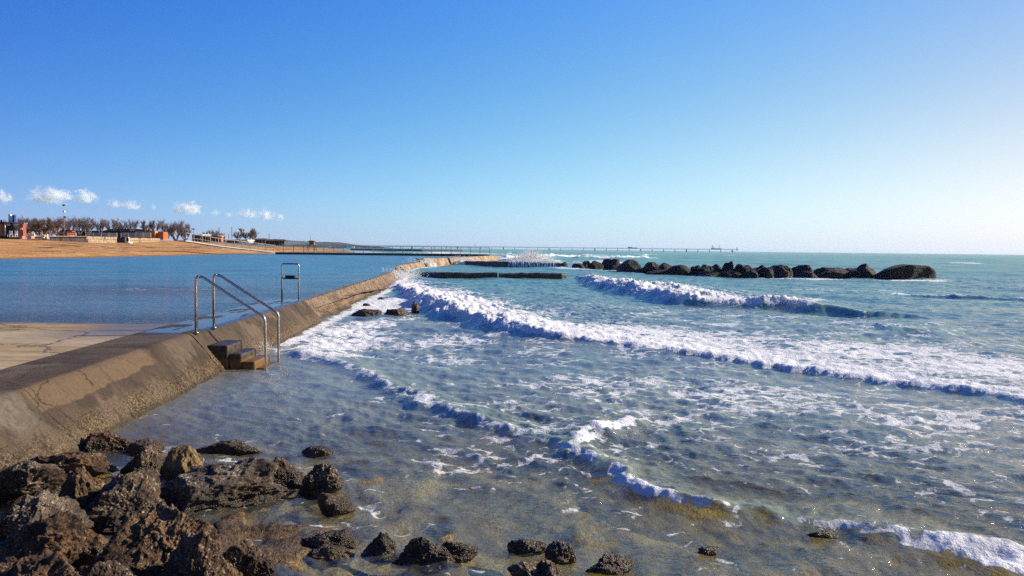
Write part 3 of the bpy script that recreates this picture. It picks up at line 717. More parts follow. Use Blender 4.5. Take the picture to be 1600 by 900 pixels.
# ------------------------------------------------------------------ seawalls
def extrude_wall(name, ys, prof, mat, disp, seed, parent=None, xoff=0.0, dispfine=0.0, wx=None):
    """prof: list of (outward offset, z) points from inner foot over the top to the outer foot"""
    wx = wx or (lambda Y: wall_x(Y))
    P = []
    for (a, b) in zip(prof[:-1], prof[1:]):
        n = max(1, int(math.hypot(b[0] - a[0], b[1] - a[1]) / 0.045))
        for k in range(n): P.append((a[0] + (b[0] - a[0]) * k / n, a[1] + (b[1] - a[1]) * k / n))
    P.append(prof[-1]); P = np.array(P)
    Yg, S = np.meshgrid(ys, np.arange(len(P)), indexing='ij')
    X = wx(Yg) + P[:,0][None,:]; Z = np.repeat(P[:,1][None,:], len(ys), 0)
    X = np.array(X, dtype=float); Z = np.array(Z, dtype=float)
    pts = np.stack([X.ravel(), Yg.ravel(), Z.ravel()], 1)
    n1 = fbm(pts, 5, 1.3, seed).reshape(X.shape); n2 = fbm(pts, 4, 9.0, seed + 5, ridged=True).reshape(X.shape)
    face = (S / (len(P) - 1))
    out = sstep(0.0, 1.0, (P[:,1].max() - Z) / 0.6) * (X > wx(Yg) - 0.3)
    X += (disp * n1 + dispfine * n2) * (0.25 + 0.75 * out)
    Z += (disp * 0.6 * n1 + dispfine * 0.4 * n2) * np.where(out > 0.02, 0.5, 0.12)
    V = np.stack([X.ravel(), Yg.ravel(), Z.ravel()], 1)
    ii = np.arange(X.size).reshape(X.shape)
    q = np.stack([ii[:-1,:-1], ii[:-1,1:], ii[1:,1:], ii[1:,:-1]], -1).reshape(-1, 4)[:, ::-1]
    # end caps
    o = np_mesh(name, V, q, mat, True, parent=parent)
    me = o.data
    import bmesh
    bm = bmesh.new(); bm.from_mesh(me); bm.verts.ensure_lookup_table()
    n = X.shape[1]; last = (len(ys) - 1) * n
    for vs in ([bm.verts[i] for i in range(n)], [bm.verts[last + i] for i in range(n)][::-1]):
        f = bm.faces.new(vs); f.smooth = False
    bmesh.ops.recalc_face_normals(bm, faces=bm.faces)
    bm.to_mesh(me); bm.free()
    return o
# near smooth wall: flat 0.95 m wide top, rounded nose, raked face
prof = [(-0.97, 0.2), (-0.97, 0.655), (-0.95, 0.665), (-0.08, 0.665), (-0.03, 0.655), (0.02, 0.615), (0.30, 0.30), (0.50, 0.08), (0.70, -0.35)]
o = extrude_wall('seawall', np.concatenate([np.arange(1.0, 15, 0.035), np.arange(15, 21.6, 0.06)]), prof, SEAWALL, 0.07, 700, dispfine=0.030)
tag(o, 'smooth raked brown concrete seawall carrying the steps, barnacled along the waterline', 'seawall')
prof = [(-1.0, 0.0), (-0.95, 0.50), (-0.70, 0.545), (-0.36, 0.575), (-0.20, 0.51), (0.10, 0.20), (0.40, -0.03), (0.55, -0.35)]
o = extrude_wall('seawall', np.concatenate([np.arange(21.65, 34, 0.07), np.arange(34, 58, 0.14)]), prof, RUBBLE, 0.30, 720, dispfine=0.11)
tag(o, 'crumbling rubble concrete seawall beyond the metal frame, running into the white surf', 'seawall')
prof = [(-0.7, -0.3), (-0.7, 0.55), (0.0, 0.55), (0.12, 0.46), (0.5, -0.3)]
o = extrude_wall('seawall', np.arange(60.0, 88.5, 0.4), prof, LITCON, 0.16, 740)
tag(o, 'low far ochre seawall stretch with a dark end, just behind the breaking surf', 'seawall')
prof = [(-0.9, -0.3), (-0.9, 0.95), (0.0, 0.95), (0.12, 0.85), (0.55, -0.3)]
o = extrude_wall('seawall', np.arange(89.0, 94.8, 0.4), prof, LITCON, 0.14, 745)
tag(o, 'short raised ochre seawall block where the far wall bends', 'seawall')
o = extrude_wall('seawall', np.arange(95.2, 140, 0.5), prof, LITCON, 0.14, 750)
tag(o, 'farthest ochre seawall stretch ending below the walkway railing', 'seawall')

# slab of the sun deck
sx = np.concatenate([np.linspace(-40, -14, 30), np.arange(-14, -5.0, 0.12)]); sy = np.arange(-2.0, 15.5, 0.1)
SXg, SYg = np.meshgrid(sx, sy)
inner = wall_x(SYg) - 0.955
SX2 = np.minimum(SXg, inner)
far_edge = 15.15 + 0.25 * fbm2(SX2, SX2 * 0, 4, 0.4, 800) - 0.5 * sstep(-9, -6.5, SX2) * 0
SY2 = np.minimum(SYg, far_edge)
Zs = 0.632 + 0.008 * fbm2(SX2, SY2, 4, 0.5, 810) - 0.06 * sstep(14.4, 15.3, SY2) - 0.5 * (SYg > far_edge + 0.15)
i5 = np.arange(SX2.size).reshape(SX2.shape)
q5 = np.stack([i5[:-1,:-1], i5[:-1,1:], i5[1:,1:], i5[1:,:-1]], -1).reshape(-1, 4)
o = np_mesh('concrete_platform', np.stack([SX2.ravel(), SY2.ravel(), Zs.ravel()], 1), q5, SLAB, True); tag(o, kind='structure')

# old slab awash in the lagoon
ax_, ay_ = np.meshgrid(np.arange(-20, -7.6, 0.1), np.arange(23.6, 30.4, 0.1))
az_ = 0.555 + 0.045 * fbm2(ax_ * .6, ay_ * 1.2, 5, .7, 870) - 0.08 * (((ax_ + 13.6) / 6.2) ** 2 + ((ay_ - 27) / 3.2) ** 2)
i6 = np.arange(ax_.size).reshape(ax_.shape)
q6 = np.stack([i6[:-1,:-1], i6[:-1,1:], i6[1:,1:], i6[1:,:-1]], -1).reshape(-1, 4)
o = np_mesh('shoal', np.stack([ax_.ravel(), ay_.ravel(), az_.ravel()], 1), q6, mat_simple('shoal_stone', (0.20, 0.135, 0.12), 0.35, 0.4, 1.5), True); tag(o, kind='structure')

# ------------------------------------------------------------------ steps and handrails
def gp(px, Y, z): return ((px - 800) / F * Y, Y, z)
STEP = NT('step_concrete')
_n = STEP.noise(9, 6, 0.7); _z = STEP.xyz()[2]
_c = STEP.mix(STEP.ramp(_n, 0.35, 0.65), (0.022, 0.016, 0.011), (0.075, 0.054, 0.034))  # tone lowered so the faces turned from the sun look black
_c = STEP.mix(STEP.math('MULTIPLY', STEP.ramp(_z, 0.14, 0.2, 1, 0), 0.75), _c, STEP.mix(_n, (0.05, 0.025, 0.006), (0.34, 0.17, 0.03)))
STEP = STEP.done(STEP.bsdf(_c, 0.5, STEP.bump(_n, 0.8, 0.02), 0.4))
st = empty('concrete_steps', (-5.1, 13.5, 0)); tag(st, 'small flight of wet concrete steps leading down the seawall into the water', 'steps')
for (x0, x1, y0, y1, z1) in ((-5.42, -5.03, 13.10, 13.93, .43), (-5.03, -4.79, 13.12, 13.91, .28), (-4.79, -4.55, 13.10, 13.93, .15), (-4.55, -4.38, 13.14, 13.9, .03)):
    b = MB().box(((x0 + x1) / 2 + 5.1, (y0 + y1) / 2 - 13.5, (z1 - .5) / 2), (x1 - x0 - .002, y1 - y0, z1 + .5))
    b.build('step', STEP, st, bevel=0.03)
t_ = NT('stainless_steel')
_n = t_.noise(30, 4); _z = t_.xyz()[2]
_c = t_.mix(t_.ramp(_n, 0.5, 0.75, 0, 0.5), (0.52, 0.50, 0.48), (0.25, 0.17, 0.12))
STEEL = t_.done(t_.bsdf(_c, t_.ramp(_n, 0.4, 0.7, 0.22, 0.45), None, 0.5, 1.0))
BLACKP = mat_simple('black_plastic', (0.012, 0.012, 0.014), 0.45, 0.2)
def fillet(pts, r, n=5):
    out = [Vector(pts[0])]
    for a, b, c in zip(pts[:-2], pts[1:-1], pts[2:]):
        a, b, c = Vector(a), Vector(b), Vector(c)
        p, q = b + (a - b).normalized() * r, b + (c - b).normalized() * r
        for k in range(n + 1):
            s = k / n; out.append(p * (1 - s) ** 2 + b * 2 * s * (1 - s) + q * s * s)
    out.append(Vector(pts[-1])); return out
for (Y, pxs, lab) in ((13.05, (305, 311, 413, 415.5), 'nearer stainless steel handrail beside the steps, bent down into the water'),
                      (13.90, (333, 338, 434, 434.5), 'farther stainless steel handrail on the seaward side of the steps, bent down into the water')):
    r = empty('handrail', (gp(pxs[0], Y, 0)[0], Y, .665)); tag(r, lab, 'handrail', 'pair of bent steel handrails at the steps')
    base = Vector((gp(pxs[0], Y, 0)[0], Y, .665))
    ztop = 1.645; zk = 0.945
    pts = [Vector(gp(pxs[0], Y, .62)), Vector(gp(pxs[0], Y, ztop)), Vector(gp(pxs[1] + 3, Y, ztop + .015)), Vector(gp(pxs[2], Y, zk)), Vector(gp(pxs[3], Y, -.45))]
    MB().tube([p - base for p in fillet(pts, 0.07)], 0.0245, 14).build('rail', STEEL, r)
    f = MB(); f.tube([(0,0,-.01),(0,0,.008)], 0.05, 16); f.build('base_plate', STEEL, r)
# inverted U frame with a shelf
fx0, fx1 = gp(440, 21.2, 0)[0], gp(466.5, 21.2, 0)[0]
fr = empty('steel_frame', ((fx0 + fx1) / 2, 21.2, .665)); tag(fr, 'inverted U steel frame with a black box on its crossbar on the wet wall', 'frame')
hw = (fx1 - fx0) / 2
MB().tube(fillet([(-hw,0,-.1),(-hw,0,1.04),(hw,0,1.04),(hw,0,-.1)], 0.07), 0.023, 12).build('hoop', STEEL, fr)
MB().tube([(-hw,0,.62),(hw,0,.62)], 0.02, 10).build('crossbar', BLACKP, fr)
MB().box((0.0,0,.675), (.27,.12,.07)).build('box', BLACKP, fr, bevel=.01)

# ------------------------------------------------------------------ rocks
def ico(sub):
    import bmesh
    bm = bmesh.new(); bmesh.ops.create_icosphere(bm, subdivisions=sub, radius=1.0)
    V = np.array([v.co[:] for v in bm.verts]); Q = np.array([[v.index for v in f.verts] for f in bm.faces]); bm.free()
    return V, Q
ICO = {k: ico(k) for k in (3, 4, 5, 6, 7)}
def rock(name, c, size, seed, mat, sub=6, rough=0.26, fine=0.040, peak=None, rz=0.0, flat=0.0, boxy=0.0):
    """c: world centre of the base, size: (w, d, h) half-extent in w,d and full height above base"""
    V, Q = ICO[sub]; V = V.copy()
    r = np.random.default_rng(seed)
    off = r.uniform(-50, 50, 3)
    if boxy:
        V = np.sign(V) * np.abs(V) ** boxy; V /= np.linalg.norm(V, axis=1).max() * .8
        a_ = r.uniform(-.5, .5); V = V @ np.array([[math.cos(a_), math.sin(a_), 0], [-math.sin(a_), math.cos(a_), 0], [0, 0, 1]])
    P = V + off
    # a few cleavage planes give angular facets
    d = np.ones(len(V))
    for _ in range(13):
        n = r.normal(size=3); n /= np.linalg.norm(n); t = r.uniform(0.50, 0.88) if sub > 5 or not boxy else r.uniform(0.82, 1.15)
        dot = V @ n; d = np.minimum(d, np.where(dot > 0.05, t / np.maximum(dot, 0.05), 9))
    d *= 1 + rough * fbm(P, 4, 1.3, seed) + rough * 0.55 * fbm(P, 4, 2.8, seed + 9, ridged=True)
    d += fine * 1.2 * fbm(P, 5 if sub > 6 else 4, 5.0, seed + 20, ridged=True, gain=0.55) + fine * 0.7 * np.clip(fbm(P, 3, 15, seed + 31), -.2, 1)
    W = V * d[:, None]
    if peak:
        W[:,2] *= 1 + 0.45 * peak[2] * np.exp(-((W[:,0] - peak[0]) ** 2 + (W[:,1] - peak[1]) ** 2) / 0.25) * (W[:,2] > 0)
    zz_ = np.clip(W[:,2], 0, 1.2)
    if name == 'breakwater_rock': zz_ = zz_ * .3
    W[:,0] = W[:,0] * (1 - 0.16 * zz_) + r.uniform(-.22, .22) * zz_; W[:,1] *= (1 - 0.16 * zz_)
    W[:,2] = np.where(W[:,2] > 0, W[:,2] * (1 + 0.22 * fbm(P, 2, 1.3, seed + 70)), W[:,2] * 0.6)
    W[:,2] /= W[:,2].max(); W[:,0] /= np.abs(W[:,0]).max() * .97; W[:,1] /= np.abs(W[:,1]).max()
    W *= np.array([size[0], size[1], size[2]])
    o = np_mesh(name, W, Q, mat, True)
    o.location = c; o.rotation_euler = (0, 0, rz)
    return o
# (x0, x1, ytop, ybase, z base level, depth ratio, material, label, peak)
NEAR = [
 (245, 443, 707, 786, .02, .75, ROCK_GREY, 'largest rounded pale-flecked boulder lying in the shallows below the steps', None),
 (252, 310, 690, 740, .05, .6, ROCK_GOLD, 'wedge shaped rock with a sunlit orange ridge behind the largest boulder', (-.3, 0, .5)),
 (190, 252, 690, 738, .02, .8, ROCK, 'dark knobbly rock left of the orange ridged wedge', None),
 (128, 197, 670, 702, .0, .6, ROCK_BROWN, 'low brown rock touching the foot of the seawall', (-.6, 0, .5)),
 (190, 250, 683, 706, .0, .5, ROCK_BROWN, 'flat brown weedy rock just off the seawall foot', None),
 (305, 412, 685, 706, .0, .3, ROCK, 'long low jagged dark rock behind the largest boulder', (.4, 0, .4)),
 (412, 475, 709, 756, .0, .7, ROCK, 'pointed black rock touching the right end of the largest boulder', (-.4, 0, .7)),
 (455, 528, 718, 768, .0, .6, ROCK, 'rough dark rock right of the pointed black rock', None),
 (492, 548, 765, 796, .0, .7, ROCK, 'small barnacled rock at the outer tip of the left cluster', None),
 (470, 518, 695, 711, .0, .5, ROCK, 'small low black rock alone in the water beyond the pointed rock', None),
 (-60, 92, 708, 765, .10, .7, ROCK, 'dark spiky rock mass at the left edge below the grey stained wall', None),
 (-30, 114, 755, 830, .12, .8, ROCK_GREY, 'rounded boulder with white and golden flecks at the left edge', None),
 (128, 246, 726, 808, .08, .8, ROCK, 'tall lumpy dark rock between the two rounded boulders', None),
 (70, 172, 718, 792, .06, .8, ROCK_BROWN, 'brown hollowed rock behind the golden flecked boulder', None),
 (150, 345, 778, 890, .10, .75, ROCK_BROWN, 'broad brown weed-covered rock in front of the largest boulder', None),
 (215, 385, 815, 940, .06, .7, ROCK_BROWN, 'steep brown weed-covered rock at the bottom edge, right of the broad one', (.2, 0, .3)),
 (-40, 112, 797, 890, .15, .7, ROCK_BROWN, 'brown rock below the golden flecked boulder', None),
 (-60, 125, 862, 960, .15, .7, ROCK_BROWN, 'reddish brown rock in the bottom left corner', None),
 (90, 240, 868, 950, .10, .7, ROCK, 'dark grey rock at the bottom edge next to the corner rock', None),
 (345, 426, 838, 900, .0, .8, ROCK, 'small barnacled rock sloping into the water at the right foot of the brown rocks', (-.3, 0, .3)),
 (478, 552, 822, 852, .0, .6, ROCK, 'rounded dark rock, leftmost of the row along the bottom of the water', None),
 (488, 545, 848, 872, -.02, .6, ROCK_GOLD, 'half sunk ochre stone in front of the leftmost rock of the bottom row', None),
 (568, 616, 822, 864, .0, .8, ROCK, 'upright blocky dark rock left of the black pyramid rock', None),
 (618, 700, 830, 876, .0, .7, ROCK, 'black pyramid shaped rock', (-.1, 0, .8)),
 (672, 738, 838, 868, .0, .6, ROCK, 'barnacled rock joined to the sunlit side of the black pyramid rock', (.3, 0, .3)),
 (798, 852, 835, 862, .0, .5, ROCK, 'low crusty rock with foam to its left, above the bottom edge rocks', None),
 (858, 906, 838, 874, .0, .7, ROCK, 'small cube-like rock behind the large bottom edge rock', None),
 (808, 922, 866, 930, .0, .7, ROCK, 'large dark rock cut by the bottom edge of the photo', (.1, 0, .5)),
 (925, 997, 860, 892, .0, .6, ROCK, 'jagged dark rock right of the bottom edge rock', (-.4, 0, .5)),
 (1092, 1122, 851, 864, .0, .6, ROCK, 'tiny rock awash near the bottom, right of the jagged rock', None),
 (1270, 1308, 826, 838, -.01, .5, ROCK, 'dark rock tip breaking the surface ahead of the small breaker', None),
 (105, 165, 822, 868, .03, .7, ROCK_BROWN, 'small brown stone in the pool between the brown rocks', None),
 (20, 150, 700, 742, .05, .5, ROCK_BROWN, 'low brown rock ledge against the seawall foot at the left', None),
 (548, 600, 480, 492, .0, .5, ROCK, 'flat black rock in the surf, left of a scatter of flat stones', (-.6, 0, .6)),
 (590, 640, 479, 492, .0, .5, ROCK, 'flat black rock in the surf at the foot of the big breaker', None),
 (642, 656, 467, 486, .05, .8, ROCK, 'rounded dark rock half swallowed by the big breaker', None),
 (588, 604, 463, 468, .0, .6, ROCK, 'tiny dark rock beside the rubble seawall', None),
 (566, 580, 473, 477, .0, .6, ROCK, 'tiny dark rock nearest the rubble seawall foot', None),
]
for i, (x0, x1, yt, yb, zb, dr_, mt, lab, pk) in enumerate(NEAR):
    mid = (x0 + x1) / 2
    c = at(mid, yb, zb)
    scale = c.y / F
    hw = (x1 - x0) / 2 * scale
    dep = hw * dr_
    if dep > 0.3: c.y += dep * 0.8; c.x = (mid - 800) / F * c.y
    else: c.y += dep * 0.5
    # height from the pixel rows, at the middle depth
    zt = atY(mid, yt, c.y).z
    sub = 7 if (x1 - x0) > 60 and yb > 600 else 5
    g = 'dark shore rocks in the foreground'
    o = rock('rock', c, (hw * (1.16 if i < 20 else (1.28 if yb > 600 else .95)), dep * 1.3, max(0.03, (zt - zb)) * (0.92 if i < 20 else .82)), 1000 + i * 37, mt, sub, peak=pk, boxy=(0, .75, 0, .85)[i % 4])
    tag(o, lab, 'rock', g)
# smaller stones filling the near cluster
fill = [(60,770),(165,700),(215,745),(240,800),(120,800),(130,745),(395,800),(410,870),(300,700),(440,790),(50,800),(30,745),(180,860)]
places = ['beside the seawall foot','between larger rocks']
GREY = []
# breakwater
BW = [(873,886,409,419),(893,913,411,421),(910,922,407,420),(919,942,407,422),(941,966,404,422),(966,1002,405,425),(983,1004,418,426),(1002,1014,417,426),(1009,1031,409,427),(1029,1051,410,428),(1046,1076,413.5,430),
      (1050,1066,416,429),(1076,1095,414,430),(1093,1113,413,431),(1107,1129,412,431),(1127,1150,407.5,432),(1148,1173,412,433),(1160,1180,421,434),(1174,1197,414,433),(1190,1208,417,434),(1206,1224,413,434),
      (1222,1236,415,434),(1234,1269,413,433),(1250,1270,424,434),(1270,1287,419,433),(1274,1326,417.5,434),(1318,1352,418,434),(1338,1369,411.5,435),(1366,1454,413,437),(1090,1135,423,432),(1010,1060,421,429),(1128,1165,422,433)]
words = ['','squat','upright','broad','tall','bulky','low flat','small wedge','rounded','knobbly','sloping','tiny','domed','blocky','lumpy','pale topped','hunched','flat lying','ridged','stubby','steep','thin','leaning','low','pointed','long tapering','wedge shaped','tilted slab','huge blocky','long low','low filler','half hidden low']
ordn = ['','first','second','third','fourth','fifth']
for i, (x0, x1, yt, yb) in enumerate(BW):
    c = at((x0 + x1) / 2, yb, 0); s = c.y / F; hw = (x1 - x0) / 2 * s * (.97 if i == 28 else 1)
    dep = max(hw * .7, 0.8 + .5 * (i % 3)) if i != 28 else 1.5
    c.y += dep * 0.7; c.x = atY((x0 + x1) / 2, yb, c.y).x
    zt = atY((x0 + x1) / 2, yt, c.y).z
    pk = {27: (-.1,0,.5), 25: (.2,0,.3), 28: None}.get(i)
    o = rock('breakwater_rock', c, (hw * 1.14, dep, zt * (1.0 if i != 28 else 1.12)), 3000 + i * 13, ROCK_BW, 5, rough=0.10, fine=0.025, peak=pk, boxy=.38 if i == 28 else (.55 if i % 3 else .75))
    if i == 28:
        for v in o.data.vertices:
            q_ = v.co.x / hw
            if v.co.z > 0: v.co.z = min(v.co.z * 1.25, zt * (.96 + .04 * math.sin(q_ * 7))) * (1 - .70 * max(0, (-.15 - q_) / .85) ** 1.2)
            else: pass
    if i == 0: lab = 'dark boulder standing at the open end of the wall under the waterfall'
    elif i == 28: lab = 'huge blocky boulder, rightmost of the breakwater'
    elif i == 27: lab = 'tilted slab-like boulder with a sunlit side, left of the huge blocky one'
    else:
        side = 'nearer the left end' if x0 < 1000 else ('in the left middle part' if x0 < 1110 else ('in the right middle part' if x0 < 1210 else 'toward the right end'))
        lab = f'{words[i]} black boulder {side} of the breakwater, {"high" if yt < 414 else "low"} in it'
    tag(o, lab, 'boulder', 'breakwater boulders')

# ------------------------------------------------------------------ low dark walls in the sea
def low_wall(pts, name, label, mat, thick=1.0, seed=0):
    """pts: (px, y top, y base)"""
    P = []
    for (x, yt, yb) in pts:
        g = at(x, yb, 0); zt = atY(x, yt, g.y).z; P.append((g.x, g.y, zt))
    P = np.array(P); n = 60
    tt = np.linspace(0, len(P) - 1, n); k = np.arange(len(P))
    X, Y, Z = (np.interp(tt, k, P[:,j]) for j in range(3))
    V = []
    r = np.random.default_rng(seed)
    for i in range(n):
        j = fbm2(np.array([i * .35]), np.array([seed * 1.7]), 3, 1.0, seed)[0] * 0.05
        a = Z[i] + j
        V += [(X[i], Y[i] + .04, -0.5), (X[i], Y[i], a - .10), (X[i], Y[i] + .08, a), (X[i], Y[i] + thick, a + .01), (X[i], Y[i] + thick + .1, -0.5)]
    ii = np.arange(n * 5).reshape(n, 5)
    q = np.stack([ii[:-1,:-1], ii[:-1,1:], ii[1:,1:], ii[1:,:-1]], -1).reshape(-1, 4)[:, ::-1]
    me_f = [tuple(x) for x in q] + [(0,1,2,3,4), tuple(range(n * 5 - 1, n * 5 - 6, -1))]
    me = bpy.data.meshes.new(name); me.from_pydata([tuple(v) for v in V], [], me_f); me.update(); me.materials.append(mat)
    o = bpy.data.objects.new(name, me); col.objects.link(o); tag(o, label, 'sea wall')
    return o
low_wall([(622,416,424),(632,424,427),(655,425.5,431),(690,426,434),(777,427,435)], 'groyne', 'left half of the nearest dark groyne wall, curving away from the surf', DARKCON, 1.0, 2)
low_wall([(779,427,435),(830,427,435.5),(878,427.2,436),(885,428.5,435.5)], 'groyne', 'right half of the nearest dark groyne wall, ending in open water', DARKCON, 1.0, 3)
low_wall([(703,410,414),(728,408,415.5),(792,409,418.6),(840,410,419.3),(876,411.6,419.8)], 'groyne', 'farther dark groyne wall with sea water pouring over its right half', DARKCON, 1.2, 4)
# water pouring over it
t_ = NT('falling_water'); v_ = t_.noise(3.0, 4, 0.7, vec=t_.mapping((2.2, 1, 0.25)))
WF = t_.done(t_.n('ShaderNodeMixShader', inp={0: t_.ramp(v_, 0.42, 0.58), 1: t_.bsdf((0.05, 0.10, 0.16), 0.25), 2: t_.bsdf((0.7, 0.75, 0.8), 0.6)}).outputs[0])
vs = []; N = 70
for i in range(N):
    px = 793 + (872 - 793) * i / (N - 1)
    yt = np.interp(px, [792,840,876],[409,410,411.6]); yb = np.interp(px, [792,840,876],[418.6,419.3,419.8])
    g = at(px, yb, 0); zt = atY(px, yt, g.y).z
    w_ = 0.05 * math.sin(i * 1.7) + 0.04 * math.sin(i * 0.6)
    for (dy, z_) in ((1.3, zt + .05), (.3, zt + .07), (-.05, zt + .0), (-.22 + w_, zt * .55), (-.32 + w_, -.1)): vs.append((g.x, g.y + dy, z_))
fs = [(i * 5 + k, (i + 1) * 5 + k, (i + 1) * 5 + k + 1, i * 5 + k + 1) for i in range(N - 1) for k in range(4)]
m = MB(); m.add(vs, fs, True); o = m.build('waterfall', WF); tag(o, kind='structure')
# a far dark jetty behind the walkway
low_wall([(548,388.2,391.0),(600,388.8,392.0),(660,389.4,393.0),(722,390.3,392.6)], 'jetty', 'long low dark jetty seen through the walkway railing', DARKCON, 4.0, 6)

# ------------------------------------------------------------------ spray
def spray(name, centers, seed, label=None):
    """centers: list of (x,y,z, rx,ry,rz, n, size)"""
    r = np.random.default_rng(seed); T = np.array([(1,1,1),(1,-1,-1),(-1,1,-1),(-1,-1,1)]) / 1.7
    O = np.array([(1,0,0),(-1,0,0),(0,1,0),(0,-1,0),(0,0,1),(0,0,-1)], float)
    F8 = np.array([(0,2,4),(2,1,4),(1,3,4),(3,0,4),(2,0,5),(1,2,5),(3,1,5),(0,3,5)])
    VV = []; FF = []; b = 0
    for (x, y, z, rx, ry, rz, n, s) in centers:
        p = r.normal(size=(n, 3)) * [rx, ry, rz] + [x, y, z]
        p[:,2] = z + np.abs(p[:,2] - z)
        q = s * r.uniform(.25, 1, n) ** 2
        k = r.uniform(.6, 1.4, (n, 1, 3))
        V = p[:,None,:] + O[None] * q[:,None,None] * k
        VV.append(V.reshape(-1, 3)); FF.append((F8[None] + (np.arange(n) * 6)[:,None,None]).reshape(-1, 3) + b); b += n * 6
    o = np_mesh(name, np.concatenate(VV), np.concatenate(FF), SPRAY, True); tag(o, kind='stuff')
    return o
t_ = NT('spray_foam')
d_ = t_.n('ShaderNodeBsdfDiffuse', inp={'Color': (.94,.94,.93,1)}).outputs[0]; e_ = t_.n('ShaderNodeBsdfTranslucent', inp={'Color': (.94,.94,.94,1)}).outputs[0]
SPRAY = t_.done(t_.n('ShaderNodeMixShader', inp={0: .45, 1: d_, 2: e_}).outputs[0])
cs = []
rr = random.Random(5)
def sea_h(x, y):
    z = sea_fields(np.array([[x]]), np.array([[y]]), np.array([[0.1]]))[0]; return float(z[0,0])
def crest_spray(fr, i0, i1, n, size, lift):
    P = np.array(fr)[i0:i1+1]; k = np.arange(len(P)); pts = []
    for _ in range(n):
        s = rr.uniform(0, len(P) - 1)
        x, y, a = np.interp(s, k, P[:,0]), np.interp(s, k, P[:,1]), np.interp(s, k, P[:,2])
        d = rr.uniform(0.9, 1.9) * a * 1.4
        pts.append((x + d * .85, y + d * .52, a))
    XY = np.array(pts); hz = sea_fields(XY[:,0][None], XY[:,1][None], np.full((1, n), .1))[0][0]
    for (x, y, a), z in zip(pts, hz):
        cs.append((x, y, z - .01, a * .35, a * .35, a * lift * rr.uniform(.3, 1), 70, size * .55 * rr.uniform(.5, 1.0)))
crest_spray(FR_A, 0, 4, 90, .022, .24); crest_spray(FR_A, 4, 9, 80, .012, .14)
crest_spray(FR_B, 1, 4, 80, .034, .22); crest_spray(FR_B, 4, 7, 50, .03, .15)
crest_spray(FR_C, 0, 6, 60, .007, .15); crest_spray(FR_C, 9, 11, 40, .006, .15); crest_spray(FR_D, 1, 3, 30, .007, .3); crest_spray(FR_C, 15, 18, 40, .006, .12)
spray('crest_spray', cs, 11)
cs = []
for k in range(26):                      # burst against the rubble wall end
    p = at(rr.uniform(598, 640), rr.uniform(432, 440)); cs.append((p.x, p.y, rr.uniform(0, .25), .5, 1.0, rr.uniform(.10, .28), 420, .03))
for k in range(10):
    p = at(rr.uniform(404, 420), rr.uniform(543, 549)); cs.append((p.x - .05, p.y, .02, .05, .08, .07, 120, .010))
for k in range(18):
    p = atY(rr.uniform(645, 670), 418, 88); cs.append((p.x, 88 + rr.uniform(-2, 2), .4, .6, .8, rr.uniform(.1, .35), 90, .045))
for k in range(90):                      # tall splash far out behind the groyne
    px = rr.gauss(828, 22); h_ = 2.6 * math.exp(-((px - 830) / 20) ** 2) + .6
    p = atY(px, 400, 118 + rr.uniform(-6, 6)); cs.append((p.x, p.y, 0, .75, 1.2, rr.uniform(.2, 1.0) * h_ * .26, 620, .06))
    if k % 3 == 0: cs.append((p.x, p.y, h_ * .3, .3, .3, h_ * rr.uniform(.1, .35), 200, .055))
for k in range(20):
    px = rr.uniform(705, 740); p = atY(px, 402, 100); cs.append((p.x, p.y + rr.uniform(-3, 3), .5, .8, 1, rr.uniform(.1, .35), 90, .05))
spray('splash_spray', cs, 12)
def froth(px, Y, w_, d_, h_, seed):
    p = atY(px, 400, Y); o = rock('froth_mound', (p.x, Y, -.05), (w_, d_, h_), seed, SPRAY, 5, rough=.5, fine=.16); tag(o, kind='stuff')
froth(812, 119, 4.0, 2.5, .9, 71); froth(826, 121, 2.6, 2, 1.5, 73); froth(838, 120, 2.0, 2, 1.2, 77); froth(854, 117, 4, 2, .7, 74)
g_ = at(611, 436); froth(611, g_.y, .7, 2.2, .42, 75); g2 = at(624, 437); froth(624, g2.y, .8, 1.6, .36, 76)
for k, (x, y, h_) in enumerate(((660, 424, .8), (717, 409, .8))):
    froth(x, 90 + 4 * k, 1.6, 1, h_, 80 + k)

# ------------------------------------------------------------------ walkway over the far end of the lagoon
WOOD = mat_simple('weathered_wood', (0.23, 0.19, 0.15), 0.85, 0.25, 2)
RAILM = mat_simple('galvanised_rail', (0.34, 0.31, 0.27), 0.6, 0.2, 2)
DECKM = mat_simple('deck_concrete', (0.52, 0.50, 0.47), 0.8, 0.12, 1)
DARK_SHADE = mat_simple('dark_parts_and_deck_shade', (0.035, 0.03, 0.028), 0.8, 0.2, 2)  # near black also puts the shadow under the deck into the causeway
ww = empty('walkway', (-20, 150, 0)); tag(ww, 'long grey walkway on a dark causeway crossing the far end of the lagoon', 'walkway')
path = []
for (px, yd, Y) in ((290, 375.5, 128), (310, 378.5, 131), (345, 384, 136), (380, 388, 141), (430, 393.6, 148), (520, 394.6, 150), (640, 395.6, 151), (700, 396.2, 151), (765, 397.4, 152)):
    path.append(atY(px, yd, Y))
m = MB(); mb = MB(); off = Vector((20, -150, 0))
